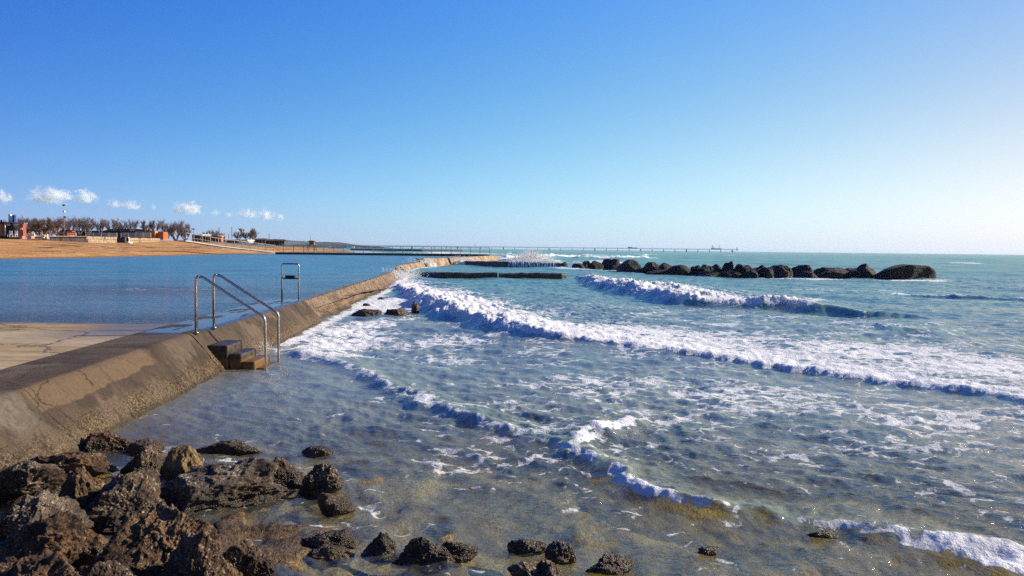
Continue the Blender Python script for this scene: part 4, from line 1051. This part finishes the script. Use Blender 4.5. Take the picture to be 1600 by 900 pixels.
for a, b in zip(path[:-1], path[1:]):
    d = (b - a).normalized(); n = Vector((-d.y, d.x, 0)).normalized()
    A, B = a + off, b + off
    m.add([A, B, B + n * 2.2, A + n * 2.2, A - Vector((0,0,.14)), B - Vector((0,0,.14)), B + n * 2.2 - Vector((0,0,.14)), A + n * 2.2 - Vector((0,0,.14))],
          [(0,1,2,3),(7,6,5,4),(4,5,1,0),(5,6,2,1),(6,7,3,2),(7,4,0,3)])
    lo = 0.3
    za, zb = min(lo, A.z - .5), min(lo, B.z - .5)
    if a.x > -50: 
        mb.add([A + n * .25 - Vector((0,0,.14)), B + n * .25 - Vector((0,0,.14)), (B.x, B.y + .25, za), (A.x, A.y + .25, zb), A + n * 2 - Vector((0,0,.14)), B + n * 2 - Vector((0,0,.14)), (B.x, B.y + 2, za), (A.x, A.y + 2, zb)],
           [(0,1,2,3),(7,6,5,4),(0,3,7,4),(1,5,6,2)])
m.build('deck', DECKM, ww); mb.build('causeway', DARK_SHADE, ww)
# railing posts along the near side
L = [0]
for a, b in zip(path[:-1], path[1:]): L.append(L[-1] + (b - a).length)
def along(s):
    for i in range(len(L) - 1):
        if s <= L[i+1] + 1e-6:
            f = (s - L[i]) / (L[i+1] - L[i]); return path[i] * (1 - f) + path[i+1] * f
    return path[-1]
npost = int(L[-1] / 1.95)
for k in range(npost + 1):
    p = along(L[-1] * k / npost) + off
    MB().box((p.x, p.y + .1, p.z + .65), (.09, .09, 1.32)).build('post', RAILM, ww)
for (hh, nm, th) in ((1.30, 'top_rail', .09), (.55, 'mid_rail', .045)):
    m = MB()
    for a, b in zip(path[:-1], path[1:]):
        m.bar(a + off + Vector((0, .1, hh)), b + off + Vector((0, .1, hh)), th, th)
    m.build(nm, RAILM, ww)
for k in range(0, npost, 2):
    p = along(L[-1] * k / npost)
    if p.x < -4 and p.x > -44: pass

# ------------------------------------------------------------------ far industrial pier
PIER = mat_simple('pier_steel_hazed', (0.5, 0.52, 0.54), 0.8, 0.1, .01)  # colour lightened to fade the pier as distant haze would
pr = empty('pier', (0, 1500, 0)); tag(pr, 'very long industrial pier on piles along the horizon', 'pier')
YP = 1500
a, b = atY(545, 385.0, YP), atY(1153, 390.6, YP)
a.z = b.z = 5.4
m = MB(); m.bar((a.x, 0, 5.4), (b.x, 0, 5.4), 8, .75); m.bar((a.x, -3.5, 6.6), (b.x, -3.5, 6.6), .5, .35); m.build('deck', PIER, pr)
npile = 34
for k in range(npile):
    x = a.x + (b.x - a.x) * (k + .5) / npile
    m = MB(); big = k % 4 == 1
    m.box((x, 0, 2.0), (.8 if not big else 2.0, 3, 6)); m.build('pile', PIER, pr)
x = atY(986, 388, YP).x; MB().box((x - 2, 0, 7.5), (9, 5, 3)).box((x + 8, 0, 6.8), (9, 5, 1.8)).build('pier_house', PIER, pr)
x = atY(742, 385, YP).x; MB().box((x, 0, 8.5), (.6, .6, 6)).box((x, 0, 11.5), (2.2, 1, .9)).build('lamp_mast', PIER, pr)
x = atY(1119, 388, YP).x
MB().box((x, 0, 7), (20, 6, 2)).box((x - 8, 0, 10.5), (1, 1, 8)).box((x - 5, 0, 9.5), (1, 1, 5)).box((x + 6, 0, 10.5), (.8, .8, 8)).build('loading_platform', PIER, pr)
x = b.x; MB().box((x - 2, 0, 7), (1.5, 1.5, 6)).build('end_tower', PIER, pr)

# ------------------------------------------------------------------ bare winter trees
BARK = mat_simple('pale_bark', (0.20, 0.15, 0.15), 0.9, 0.3, 3)
BARKB = mat_simple('brown_bark', (0.17, 0.105, 0.06), 0.9, 0.3, 3)
def tree_mesh(seed, h, spread, brown=False, density=1.0, twig=1.0):
    r = random.Random(seed); tr = MB(); cr = MB()
    nst = r.randint(3, 5)
    def branch(p, d, L, rad, lev):
        n = 3; pts = [p]; q = p.copy(); dd = d.copy()
        for k in range(n):
            dd = (dd + Vector((r.uniform(-.16, .16), r.uniform(-.16, .16), .10))).normalized(); q = q + dd * (L / n); pts.append(q.copy())
        (tr if lev == 0 else cr).tube(pts, [rad * (1 - .18 * k) for k in range(n + 1)], 5 if lev == 0 else 3, cap=False)
        if lev < 3:
            m_ = int((6, 6, 5)[lev] * density)
            for k in range(m_):
                f = r.uniform(.18, 1.0); i = min(n - 1, int(f * n)); o = pts[i].lerp(pts[i+1], f * n - i)
                nd = (dd + Vector((r.uniform(-.7, .7), r.uniform(-.7, .7), r.uniform(.0, .5)))).normalized()
                branch(o, nd, L * r.uniform(.42, .62), rad * .45, lev + 1)
    for k in range(nst):
        a = 2 * math.pi * k / nst + r.uniform(-.4, .4)
        branch(Vector((math.cos(a) * .12, math.sin(a) * .12, -0.1)), Vector((math.cos(a) * spread * r.uniform(.3, 1), math.sin(a) * spread * r.uniform(.3, 1), 1)).normalized(), h * .58, .11 * twig, 0)
    return tr, cr
VAR = []; HT = []
for k, (h, sp, br, de) in enumerate(((4.6, .62, 0, 1.35), (4.2, .8, 0, 1.4), (4.8, .5, 0, 1.25), (3.6, 1.0, 1, 1.8))):
    root = empty('bare_tree', (0, 0, 0))
    tr, cr = tree_mesh(40 + k, h, sp, density=de)
    tr.build('trunk', BARKB if br else BARK, root); cr.build('crown', BARKB if br else BARK, root)
    VAR.append([root, False]); HT.append(max(v[2] for v in cr.v))
def put_tree(px, ybase, Y, hpx, k, label, wide=1.0):
    src = VAR[k]
    o = src[0] if not src[1] else copy_tree(src[0]); src[1] = True
    p = atY(px, ybase, Y); s = hpx * 1.08 * Y / F / HT[k]
    o.location = (p.x, p.y, p.z - .2); o.rotation_euler = (0, 0, px * .7); o.scale = (s * wide, s * wide, s)
    tag(o, label, 'tree', 'bare winter trees behind the beach')
TR = [(-6,368,135,26,0,'bare tree at the left edge behind the orange wall',1.2),(8,368,138,27,1,'bare tree rising behind the white and blue tank',1.2),(31,366,140,30,2,'slim bare tree just right of the blue tank',1.1),
      (48,367,142,27,3,'brown twiggy tree directly right of the dark hut',1.7),(63,367,144,29,3,'broad brown twiggy tree, second right of the dark hut',1.7),(76,367,146,27,3,'brown twiggy tree left of the tall lamp pole',1.6),
      (91,366,150,29,1,'pale bare tree directly left of the tall lamp pole',1.3),(108,365,152,28,0,'bare tree directly right of the tall lamp pole',1.4),(124,364,154,28,2,'bare tree behind the left end of the slatted fences',1.5),
      (138,364,156,27,1,'bare tree above the left end of the sunlit stone wall',1.4),(158,363,158,23,0,'bare tree above the middle of the sunlit stone wall',1.5),(175,363,160,23,1,'bare tree left of the gull',1.3),
      (190,363,162,22,2,'bare tree under the gull',1.5),(206,363,163,23,0,'bare tree between the gull and the orange building',1.3),(228,363,168,20,3,'brownish bare tree left behind the orange building',1.3),
      (242,363,170,22,1,'brownish bare tree directly behind the orange building',1.2),(262,371,178,28,2,'bare shrub tree right of the orange building',1.3),(275,374,180,32,0,'tallest many-stemmed bare tree beside the walkway ramp',1.6),
      (290,374,184,26,1,'rightmost of the bare trees by the ramp',1.3),(322,370,230,9,3,'small bare bush behind the pergola roof',1.2),(334,371,230,14,0,'bare tree behind the pergola, near a thin pole',1.6),(346,371,232,9,1,'small bare tree right of the thin pole',1.5),
      (372,374,235,13,3,'low dark bush left of the round crowned tree',1.6),(388,375,235,20,3,'round crowned dark tree standing above the beach huts',1.7),(397,375,236,15,1,'bare tree on the right shoulder of the round crowned one',1.4)]
for a in TR: put_tree(*a)

# ------------------------------------------------------------------ beach buildings
ORG = mat_simple('orange_paint', (0.72, 0.26, 0.06), 0.8, 0.1, 1); ORG2 = mat_simple('deep_orange_paint', (0.55, 0.13, 0.035), 0.8, 0.15, 1)
ORGP = mat_simple('pale_orange_boards', (0.80, 0.40, 0.20), 0.8, 0.15, 2); RED = mat_simple('red_brown_paint', (0.38, 0.095, 0.05), 0.8, 0.15, 1)
BLK = mat_simple('dark_interior', (0.010, 0.009, 0.010), 0.9, 0.2, 1); WHT = mat_simple('white_paint', (0.78, 0.77, 0.74), 0.7, 0.08, 1)  # black colour also stands for the shade inside openings
BLU = mat_simple('blue_plastic', (0.02, 0.075, 0.28), 0.5, 0.1, 1); LBL = mat_simple('pale_blue_plastic', (0.62, 0.74, 0.78), 0.5, 0.08, 1)
STONE = mat_simple('stone_wall', (0.36, 0.27, 0.17), 0.9, 0.3, 2.5, bump=.8); SHADESTONE = mat_simple('stone_in_shade', (0.055, 0.045, 0.05), 0.9, 0.5, 1.5, bump=.8)  # second stone is a dark copy with shade put into its colour
GSL = mat_simple('grey_slats', (0.55, 0.55, 0.48), 0.8, 0.15, 1); ROOFB = mat_simple('brown_roof', (0.10, 0.06, 0.045), 0.85, 0.3, .8)
DROOF = mat_simple('black_roof', (0.012, 0.010, 0.011), 0.85, 0.2, .8); YEL = mat_simple('yellow_plastic', (0.75, 0.40, 0.06), 0.6, 0.1, 1)
PINK = mat_simple('salmon_plastic', (0.70, 0.24, 0.14), 0.6, 0.1, 1); TAR = mat_simple('tarpaulin', (0.62, 0.60, 0.56), 0.7, 0.15, 1)
def W(px, py, Y): return atY(px, py, Y)
def pbox(m, x0, x1, y0, y1, Y, d):
    """box whose front shows between the given photo columns and rows when standing at distance Y, d deep"""
    a, b = W(x0, y1, Y), W(x1, y0, Y)
    wd_ = b.x - a.x; tn = max(0.0, (800 - x1) / F); d = min(d, max(.06, 0.45 * wd_ / max(tn, .05))); b.x -= tn * d
    m.box(((a.x + b.x) / 2, Y + d / 2, (a.z + b.z) / 2), (abs(b.x - a.x), d, abs(b.z - a.z))); return m
def thing(name, label, cat, parts, group=None, Y0=0):
    e = empty(name, (0, 0, 0)); c = None
    tag(e, label, cat, group)
    cx_ = []
    for (pn, mat, mb_) in parts:
        if c is None:
            arr = np.array(mb_.v); c = Vector((arr[:,0].mean(), arr[:,1].mean(), arr[:,2].min())); e.location = c
        mb_.v = [tuple(Vector(v) - c) for v in mb_.v]
        mb_.build(pn, mat, e)
    return e
# dark fronted kiosk
Y = 112
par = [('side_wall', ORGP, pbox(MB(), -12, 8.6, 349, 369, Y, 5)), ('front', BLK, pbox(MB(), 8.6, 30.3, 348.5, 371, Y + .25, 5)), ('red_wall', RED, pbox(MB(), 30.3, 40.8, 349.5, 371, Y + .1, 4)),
       ('roof', DROOF, pbox(MB(), -14, 31, 347.2, 348.9, Y - .5, 6.5)), ('awning', WOOD, pbox(MB(), 31, 43, 348.6, 350, Y - .8, 4)), ('base', BLK, pbox(MB(), -12, 32, 369, 373, Y - .1, 4))]
for x in (10, 22): par.append(('transom_window', GSL, pbox(MB(), x, x + 6.5, 350, 352.4, Y + .19, .1)))
par.append(('white_sign', WHT, pbox(MB(), 31.2, 35.4, 356.2, 358.8, Y + .02, .1)))
m = MB()
for k in range(5): pbox(m, -8, 7.4, 351.5 + k * 3.6, 352.1 + k * 3.6, Y - .04, .06)
par.append(('cladding_joint', WOOD, m))
par.append(('corner_post', WHT, pbox(MB(), 7.3, 8.8, 349, 369, Y - .06, .2)))
thing('beach_kiosk', 'beach kiosk with dark open front, pale orange left wall and red-brown right wall', 'kiosk', par)
thing('water_tank', 'pale blue tank standing on the kiosk roof, left of the dark blue one', 'tank', [('tank', LBL, pbox(MB(), 13, 18.7, 335, 347.2, Y + 1, 1.2))], 'tanks on the kiosk roof')
thing('water_tank', 'dark blue tank standing on the kiosk roof', 'tank', [('tank', BLU, pbox(MB(), 19.0, 25.4, 335.8, 347.2, Y + 1, 1.2))], 'tanks on the kiosk roof')
thing('vent', 'small dark vent box on the left of the kiosk roof', 'vent', [('vent_box', BLK, pbox(MB(), 0.5, 3.4, 343.5, 347.2, Y + 1, .6))])
def chair(x, y, s, lab, mat):
    m = MB(); p = W(x, y, Y - .7)
    sc_ = s
    parts_ = [('seat', mat, MB().box((p.x, p.y, p.z + .45), (.45, .45, .05))), ('backrest', mat, MB().box((p.x, p.y + .2, p.z + .72), (.45, .05, .5)))]
    for dx in (-.2, .2):
        for dy in (-.2, .2): parts_.append(('leg', mat, MB().box((p.x + dx, p.y + dy, p.z + .22), (.05, .05, .44))))
    thing('chair', lab, 'chair', parts_, 'white chairs in front of the kiosk')
chair(15.5, 370.5, 1, 'left white chair in the dark kiosk front', WHT); chair(24, 370.5, 1, 'right white chair in the dark kiosk front', WHT)
# salmon tables and bench clutter right of the kiosk
for (x0, x1, lab) in ((31.5, 38, 'salmon coloured planter box against the red-brown kiosk wall'), (43, 54, 'salmon coloured planter box right of the kiosk')):
    thing('planter_box', lab, 'planter', [('box', PINK, pbox(MB(), x0, x1, 369.5, 373, Y - 1.2, .8)), ('rim', ORGP, pbox(MB(), x0 - .2, x1 + .2, 369.0, 369.6, Y - 1.25, .9))], 'salmon planters')
par = [('tabletop', WOOD, pbox(MB(), 41, 54, 362.6, 363.4, 114, 1.2))]
for x in (41.5, 47, 53): par.append(('leg', WOOD, pbox(MB(), x, x + .7, 363.4, 371.6, 114.2, .1)))
par.append(('brace', WOOD, pbox(MB(), 41, 54, 367.0, 367.6, 114.1, .1)))
thing('picnic_table', 'wooden table beside the red-brown wall of the kiosk', 'table', par)
thing('upright_panel', 'white upright panel at the end of the wooden table', 'panel', [('panel', WHT, pbox(MB(), 52.3, 54.3, 364.5, 369, 113, .2)), ('foot', WHT, pbox(MB(), 51.9, 54.7, 369, 370, 112.9, .5))])
thing('pedal_boat', 'yellow ochre pedal boat parked on the sand by the dark wall', 'boat', [('hull', YEL, pbox(MB(), 64.5, 72.5, 367.3, 370, 113, 1.6)), ('slide', YEL, pbox(MB(), 64.5, 67.5, 365.8, 367.3, 113, .7)), ('float', WHT, pbox(MB(), 65, 70, 370, 371.8, 113, .5))])
thing('surfboard', 'pale cream upright board beside the pedal boat', 'board', [('board', WHT, pbox(MB(), 72.5, 75.3, 365.8, 373.4, 113, .2)), ('shelf', WHT, pbox(MB(), 75.3, 77.2, 371.8, 373, 113, .5))])
thing('barrel', 'short dark red barrel beside the cream board', 'barrel', [('barrel', RED, pbox(MB(), 75.3, 77.6, 367.4, 371.8, 113.6, .5)), ('cap', DROOF, pbox(MB(), 75.8, 77.1, 366.9, 367.4, 113.7, .3))])
# wooden rail fence
par = []
for yy in (362.6, 365.2): par.append(('rail', WOOD, pbox(MB(), 54, 118, yy, yy + .7, 121, .08)))
for x in (54, 63, 72, 81, 90, 99, 108, 117): par.append(('post', WOOD, pbox(MB(), x, x + .8, 362, 370, 121.1, .12)))
thing('rail_fence', 'two-rail wooden fence between the kiosk and the small orange hut', 'fence', par)
# retaining wall coloured for shade, running toward the sunlit one
par = [('wall', SHADESTONE, MB())]
a, b, c_, d_ = W(42, 369.5, 116), W(42, 373.2, 116), W(135, 369.8, 133), W(135, 379.5, 133)
par[0][2].add([(b.x, b.y, b.z - .5), (d_.x, d_.y, d_.z - .5), (d_.x, d_.y, c_.z), (b.x, b.y, a.z), (b.x, b.y + .6, b.z - .5), (d_.x, d_.y + .6, d_.z - .5), (d_.x, d_.y + .6, c_.z), (b.x, b.y + .6, a.z)], [(0,1,2,3),(7,6,5,4),(3,2,6,7),(1,5,6,2),(0,3,7,4)])
par.append(('coping', STONE, MB().bar((a.x, a.y + .3, a.z + .06), (c_.x, c_.y + .3, c_.z + .06), .8, .10)))
thing('retaining_wall', 'dark shaded stone retaining wall behind the sand', 'wall', par)
def slanted_wall(x0, x1, t0, t1, b0, b1, Y0, Y1, mat):
    m = MB(); a, b, c, d = W(x0, b0, Y0), W(x1, b1, Y1), W(x1, t1, Y1), W(x0, t0, Y0)
    n = Vector((-.5, .1, 0)); lo = Vector((0,0,-.4))
    return m.add([a + lo, b + lo, c, d, a + lo + n, b + lo + n, c + n, d + n], [(0,1,2,3),(7,6,5,4),(3,2,6,7),(1,5,6,2),(0,3,7,4)])
thing('stone_wall', 'sunlit pale stone wall below the left slatted fence', 'wall', [('wall', STONE, slanted_wall(135, 182.5, 370, 370.5, 379.2, 379.6, 133, 145, STONE)), ('coping', STONE, slanted_wall(134.8, 182.7, 369.5, 370, 370.05, 370.5, 132.8, 144.8, WHT))], 'sunlit stone walls')
thing('stone_wall', 'sunlit pale stone wall below the right slatted fence', 'wall', [('wall', STONE, slanted_wall(202, 250, 372, 372.8, 378, 376.6, 147, 162, STONE)), ('coping', STONE, slanted_wall(202, 250, 371.5, 372.4, 372.05, 372.85, 146.8, 161.8, WHT))], 'sunlit stone walls')
thing('stone_wall', 'dark recessed wall in the gap between the two sunlit walls', 'wall', [('wall', SHADESTONE, pbox(MB(), 182.4, 203, 371, 379, 146.5, .5))])
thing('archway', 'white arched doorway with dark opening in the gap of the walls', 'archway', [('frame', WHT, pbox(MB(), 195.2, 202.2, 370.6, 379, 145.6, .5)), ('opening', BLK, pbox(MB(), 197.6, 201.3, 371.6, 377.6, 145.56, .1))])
thing('slab', 'white slab lying on the sand in front of the white arched doorway', 'slab', [('slab', WHT, pbox(MB(), 197, 207, 378.7, 379.9, 143.5, 1.2))])
for (x0, x1, Ya, lab) in ((133.5, 183, 140, 'grey horizontal slat fence above the left sunlit wall'), (188.5, 236, 152, 'grey horizontal slat fence above the right sunlit wall')):
    par = []
    for k in range(3): par.append(('slat', GSL, pbox(MB(), x0, x1, 364.1 + k * 2.3, 365.3 + k * 2.3, Ya, .06)))
    for k in range(5):
        x = x0 + (x1 - x0 - 1) * k / 4; par.append(('post', GSL, pbox(MB(), x, x + .9, 363.6, 371, Ya + .08, .1)))
    thing('slat_fence', lab, 'fence', par, 'grey slat fences')
thing('beach_bar', 'long low black roofed beach bar behind the slatted fences', 'building', [('roof', DROOF, pbox(MB(), 118, 236.5, 361.4, 363.6, 158, 7)), ('wall', BLK, pbox(MB(), 120, 236, 363.6, 373, 159.5, 5))] + [('roof_post', WOOD, pbox(MB(), x, x + .8, 363.5, 371, 158.1, .12)) for x in (135, 160, 184, 188, 210, 232)])
m = MB(); pts = [W(158, 361.5, 168), W(172, 357.6, 168), W(208, 357.4, 168), W(236, 361.5, 168)]
vv = [(p.x, 168, p.z) for p in pts] + [(p.x, 174, p.z) for p in pts] + [(pts[0].x, 168, pts[0].z - 1), (pts[3].x, 168, pts[3].z - 1)]
m.add(vv, [(0,3,2,1),(1,2,6,5),(0,1,5,4),(2,3,7,6),(4,5,6,7),(8,9,3,0)])
thing('brown_roof_house', 'low house with a hipped brown roof behind the black roofed bar', 'building', [('roof', ROOFB, m), ('wall', BLK, pbox(MB(), 160, 234, 361.6, 366, 168.3, 5))])
thing('orange_hut', 'small red-orange hut behind the wooden rail fence', 'hut', [('wall', RED, pbox(MB(), 89, 118, 360, 370, 128, 3)), ('front_pillar', ORGP, pbox(MB(), 89, 93, 360, 369, 127.7, .3)), ('sign', WHT, pbox(MB(), 94.5, 97, 363, 364.8, 127.9, .1)), ('roof', DROOF, pbox(MB(), 96, 119, 359.2, 360.2, 127.6, 3.4))])
thing('orange_building', 'bright orange windowless beach building at the end of the slatted fence', 'building', [('wall', ORG, pbox(MB(), 236.2, 247, 361.8, 374.6, 163, 4)), ('deep_orange_wall', ORG2, pbox(MB(), 246.8, 262, 362.6, 374.6, 163.4, 4)), ('roof_edge', ORGP, pbox(MB(), 235.9, 247.3, 361.3, 361.9, 162.9, 4.2))] + [('window', BLK, pbox(MB(), x, x + .7, 366, 372, 162.95, .1)) for x in (239, 243.2, 249.5)])
# pergolas and cabins along the ramp
par = [('roof', TAR, pbox(MB(), 300, 330, 366.2, 367.4, 205, 8)), ('back_wall', BLK, pbox(MB(), 301, 329, 368, 378, 212, 1))]
for k in range(8): par.append(('post', WOOD, pbox(MB(), 300 + k * 4.1, 300.8 + k * 4.1, 367.3, 378, 205.2, .15)))
thing('pergola', 'pale roofed pergola nearest the walkway ramp', 'pergola', par, 'beach pergolas')
par = [('roof', WOOD, pbox(MB(), 326, 352, 367.6, 368.8, 212, 8)), ('back_wall', BLK, pbox(MB(), 327, 351, 369, 378, 218, 1))]
for k in range(6): par.append(('post', WOOD, pbox(MB(), 326 + k * 5, 326.8 + k * 5, 368.8, 378, 212.2, .15)))
thing('pergola', 'wood roofed pergola left of the little orange cabin', 'pergola', par, 'beach pergolas')
thing('beach_cabin', 'little orange beach cabin between the pergolas', 'cabin', [('wall', ORG2, pbox(MB(), 343, 349, 370, 378, 208, 2)), ('roof', ORGP, pbox(MB(), 342, 350, 368.9, 370, 207.7, 2.6)), ('door', WHT, pbox(MB(), 345, 347, 372, 378, 207.9, .15))])
thing('marquee', 'long low white tarpaulin on the sand in front of the round crowned tree', 'tent', [('canopy', TAR, pbox(MB(), 352, 398, 374.6, 375.8, 215, 6)), ('side', TAR, pbox(MB(), 372, 396, 375.8, 379.5, 216, 4)), ('shaded_side', WOOD, pbox(MB(), 353, 372, 376, 379.5, 216, 4))])  # darker wood colour stands for the shaded side of the canvas
def roof_hut(x0, x1, yr, ye, yb, Yh, lab, mat=ROOFB):
    a, b = W(x0, ye, Yh), W(x1, ye, Yh); zt = W(x0, yr, Yh + 2).z; xm = [a.x + (b.x - a.x) * .15, a.x + (b.x - a.x) * .85]
    m = MB().add([(a.x, Yh, a.z), (b.x, Yh, b.z), (b.x, Yh + 5, b.z), (a.x, Yh + 5, a.z), (xm[0], Yh + 2.5, zt), (xm[1], Yh + 2.5, zt)], [(0,1,5,4),(1,2,5),(2,3,4,5),(3,0,4),(0,3,2,1)])
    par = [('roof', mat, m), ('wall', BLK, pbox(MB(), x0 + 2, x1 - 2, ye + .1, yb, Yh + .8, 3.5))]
    for k in range(5):
        x = x0 + 1 + (x1 - x0 - 3) * k / 4; par.append(('post', WOOD, pbox(MB(), x, x + .7, ye + .1, yb, Yh + .3, .15)))
    thing('beach_hut', lab, 'hut', par, 'brown roofed beach huts')
roof_hut(393, 416, 372.3, 374.8, 381.5, 225, 'brown roofed beach hut right below the round crowned tree')
roof_hut(412, 446, 373.6, 376.2, 383, 245, 'longer brown roofed beach hut nearest the lifeguard tower')
# lifeguard tower
p = W(487, 390.5, 200); par = []
m = MB()
for dx in (-.9, .9):
    for dy in (-.9, .9): par.append(('leg', DARK_SHADE, MB().tube([(p.x + dx * 1.2, 200 + dy, p.z - .3), (p.x + dx * .8, 200 + dy * .8, p.z + 1.5)], .07, 6)))
par.append(('platform', WOOD, MB().box((p.x, 200, p.z + 1.4), (2.0, 2.0, .12)))); par.append(('roof', DARK_SHADE, MB().box((p.x, 200, p.z + 2.35), (1.9, 1.9, .35), taper=.5)))
par.append(('cabin', RED, MB().box((p.x + .15, 200, p.z + 1.85), (1.2, 1.3, .75)))); par.append(('mast', DARK_SHADE, MB().tube([(p.x - .35, 200, p.z + 2.3), (p.x - .35, 200, p.z + 3.9)], .035, 5)))
thing('lifeguard_tower', 'dark lifeguard tower on legs with a thin mast, alone on the far sand', 'tower', par)
# white boats drawn up on the far sand
for i, (x, lab) in enumerate(((521, 'white boat drawn up on the sand, leftmost of the far three'), (534, 'white boat drawn up on the far sand between two others'), (547, 'white boat on the far sand nearest the jetty'))):
    p = W(x, 388.8, 260); b = MB(); Lb = 1.6
    sec = []
    for k in range(7):
        u = -1 + 2 * k / 6; w_ = .75 * (1 - max(0, u) ** 2 * .95) ; z0 = .08 + .3 * max(0, u) ** 2
        sec += [(p.x + u * Lb, 260 - w_, p.z + .75 + .15 * u * u), (p.x + u * Lb, 260 - w_ * .6, p.z + z0), (p.x + u * Lb, 260 + w_ * .6, p.z + z0), (p.x + u * Lb, 260 + w_, p.z + .75 + .15 * u * u)]
    fs = [(k * 4 + j, k * 4 + 4 + j, k * 4 + 5 + j, k * 4 + 1 + j) for k in range(6) for j in range(3)] + [(0,1,2,3), (27,26,25,24)] + [(k * 4 + 3, k * 4 + 7, k * 4 + 4, k * 4) for k in range(6)]
    b.add(sec, fs)
    thing('rowing_boat', lab, 'boat', [('hull', WHT, b), ('thwart', WOOD, MB().box((p.x, 260, p.z + .78), (.3, 1.2, .06)))], 'white boats on the far sand')
# lamp pole with floodlights, other poles
p0, p1 = W(101, 368, 125), W(99.6, 320.5, 125); m = MB().tube([p0, p1], [.05, .03], 8)
par = [('pole', RAILM, m), ('floodlight', DARK_SHADE, MB().box(p1, (.34, .3, .24))), ('floodlight', WHT, MB().box(W(100, 330.5, 125), (.28, .3, .22))), ('floodlight', DARK_SHADE, MB().box(W(101.2, 339, 125), (.3, .25, .22)))]
thing('lamp_post', 'tall slender white lamp pole with floodlights rising above the trees', 'lamp post', par)
def pole(px, yt, yb, Y, lab, head=False):
    par = [('pole', DARK_SHADE if not head else WOOD, MB().tube([W(px, yb, Y), W(px, yt, Y)], .07, 6))]
    if head: par.append(('lamp_head', DARK_SHADE, MB().box(W(px - .5, yt, Y), (.6, .3, .25))))
    else: par.append(('cap', DARK_SHADE, MB().box(W(px, yt, Y), (.2, .2, .1))))
    thing('pole', lab, 'pole', par, 'thin poles on the beach')
pole(302.5, 357.8, 370, 190, 'short lamp pole with a dark head right of the tallest bare tree', True)
pole(342.3, 355.8, 370, 200, 'thin pole above the wood roofed pergola'); pole(362.3, 355, 373, 200, 'tall thin pole left of the round crowned tree')
pole(420.5, 365.5, 376, 220, 'thin pole above the longer brown roofed hut'); pole(357.3, 366, 374, 205, 'short thick pole beside the tall thin one')
# gull
p = W(185, 342.6, 110); m = MB()
body = MB().tube([p + Vector((-.25,0,0)), p + Vector((-.1,0,.02)), p + Vector((.12,0,.02)), p + Vector((.28,0,.03))], [.015, .07, .06, .02], 8)
wing = MB().add([p + Vector((-.05,-.02,.03)), p + Vector((.12,-.02,.03)), p + Vector((.30,-.55,.16)), p + Vector((.12,-.6,.16)), p + Vector((-.05,-.02,.045)), p + Vector((.12,-.02,.045)), p + Vector((.30,-.55,.17)), p + Vector((.12,-.6,.17))], [(3,2,1,0),(4,5,6,7),(0,1,5,4),(1,2,6,5),(2,3,7,6),(3,0,4,7)])
wing2 = MB().add([(2 * p.x - v[0] if False else v[0], 2 * p.y - v[1], v[2]) for v in wing.v], [tuple(reversed(f)) for f in wing.f])
gu = empty('gull', p); tag(gu, 'white gull flying over the bare trees', 'bird')
for nm, mb_ in (('body', body),):
    allv = MB(); allv.add(body.v, body.f, True); allv.add(wing.v, wing.f); allv.add(wing2.v, wing2.f)
    allv.v = [tuple(Vector(v) - p) for v in allv.v]; allv.build('gull_body', WHT, gu)

# ------------------------------------------------------------------ clouds
def cloud_mat():
    t = NT('cloud_volume')
    o = t.obj(); xyz = t.xyz(o)
    flatb = t.ramp(xyz[2], -0.75, -0.15)
    L_ = t.n('ShaderNodeVectorMath', operation='LENGTH', inp={0: o}).outputs['Value']
    g = t.math('SUBTRACT', 1.0, L_)
    inf = t.n('ShaderNodeObjectInfo').outputs['Random']
    vec = t.n('ShaderNodeVectorMath', operation='ADD', inp={0: t.mapping((1.5, .8, 1.0), vec=o), 1: t.n('ShaderNodeCombineXYZ', inp={0: t.math('MULTIPLY', inf, 37.0), 1: t.math('MULTIPLY', inf, 11.0), 2: 0.0}).outputs[0]}).outputs[0]
    n = t.noise(1.9, 6, 0.6, vec=vec)
    d = t.ramp(t.math('ADD', t.math('MULTIPLY', g, 0.75), t.math('MULTIPLY', t.math('SUBTRACT', n, 0.5), 2.4)), 0.18, 0.80)
    dn = t.math('MULTIPLY', t.math('MULTIPLY', d, flatb), 0.024)
    pv = t.n('ShaderNodeVolumePrincipled', inp={'Color': (1, 1, 1, 1), 'Density': dn, 'Anisotropy': 0.3}).outputs[0]
    m_ = t.done(pv, vol=True)
    return m_
CLOUD = cloud_mat()
CL = [(80,308,34,14,'largest white puffy cloud low in the sky left of the floodlight pole'),(133,309,19,12,'second white cloud, right above the trees right of the lamp pole'),(4,309,16,12,'white cloud cut by the left edge'),
      (180,319,13,8,'small faint cloud directly above the gull'),(206,322,15,8,'low flat cloud right of the gull'),(240,324,5,5,'tiny cloud fragment above the orange building'),(293,327,23,11,'white heaped cloud above the walkway ramp'),
      (336,333,8,5,'small faint cloud between two heaped clouds'),(358,336,8,4,'smallest flat faint cloud left of the paired clouds'),(388,335,17,8,'left cloud of the pair above the huts'),(417,337,14,10,'brighter middle cloud above the huts'),(438,340,8,7,'rightmost small cloud above the far huts')]
YC = 11000
for i, (x, y, hw_, hh_, lab) in enumerate(CL):
    p = W(x, y, YC); s = YC / F
    V, Q = ICO[4]
    o = np_mesh('cloud', V, Q, CLOUD, True); o.location = p; o.scale = (hw_ * s * 1.25, hw_ * s * .9, hh_ * s * 1.35)
    tag(o, lab, 'cloud', 'small white clouds above the beach')

# ------------------------------------------------------------------ sea haze
t = NT('sea_haze')
t.done(t.n('ShaderNodeVolumePrincipled', inp={'Color': (0.82, 0.90, 1.0, 1), 'Density': 0.00007, 'Anisotropy': 0.2}).outputs[0], vol=True)
o = MB().box((0, 2300, 22), (14000, 5000, 52)).build('haze', t.m); tag(o, kind='stuff')
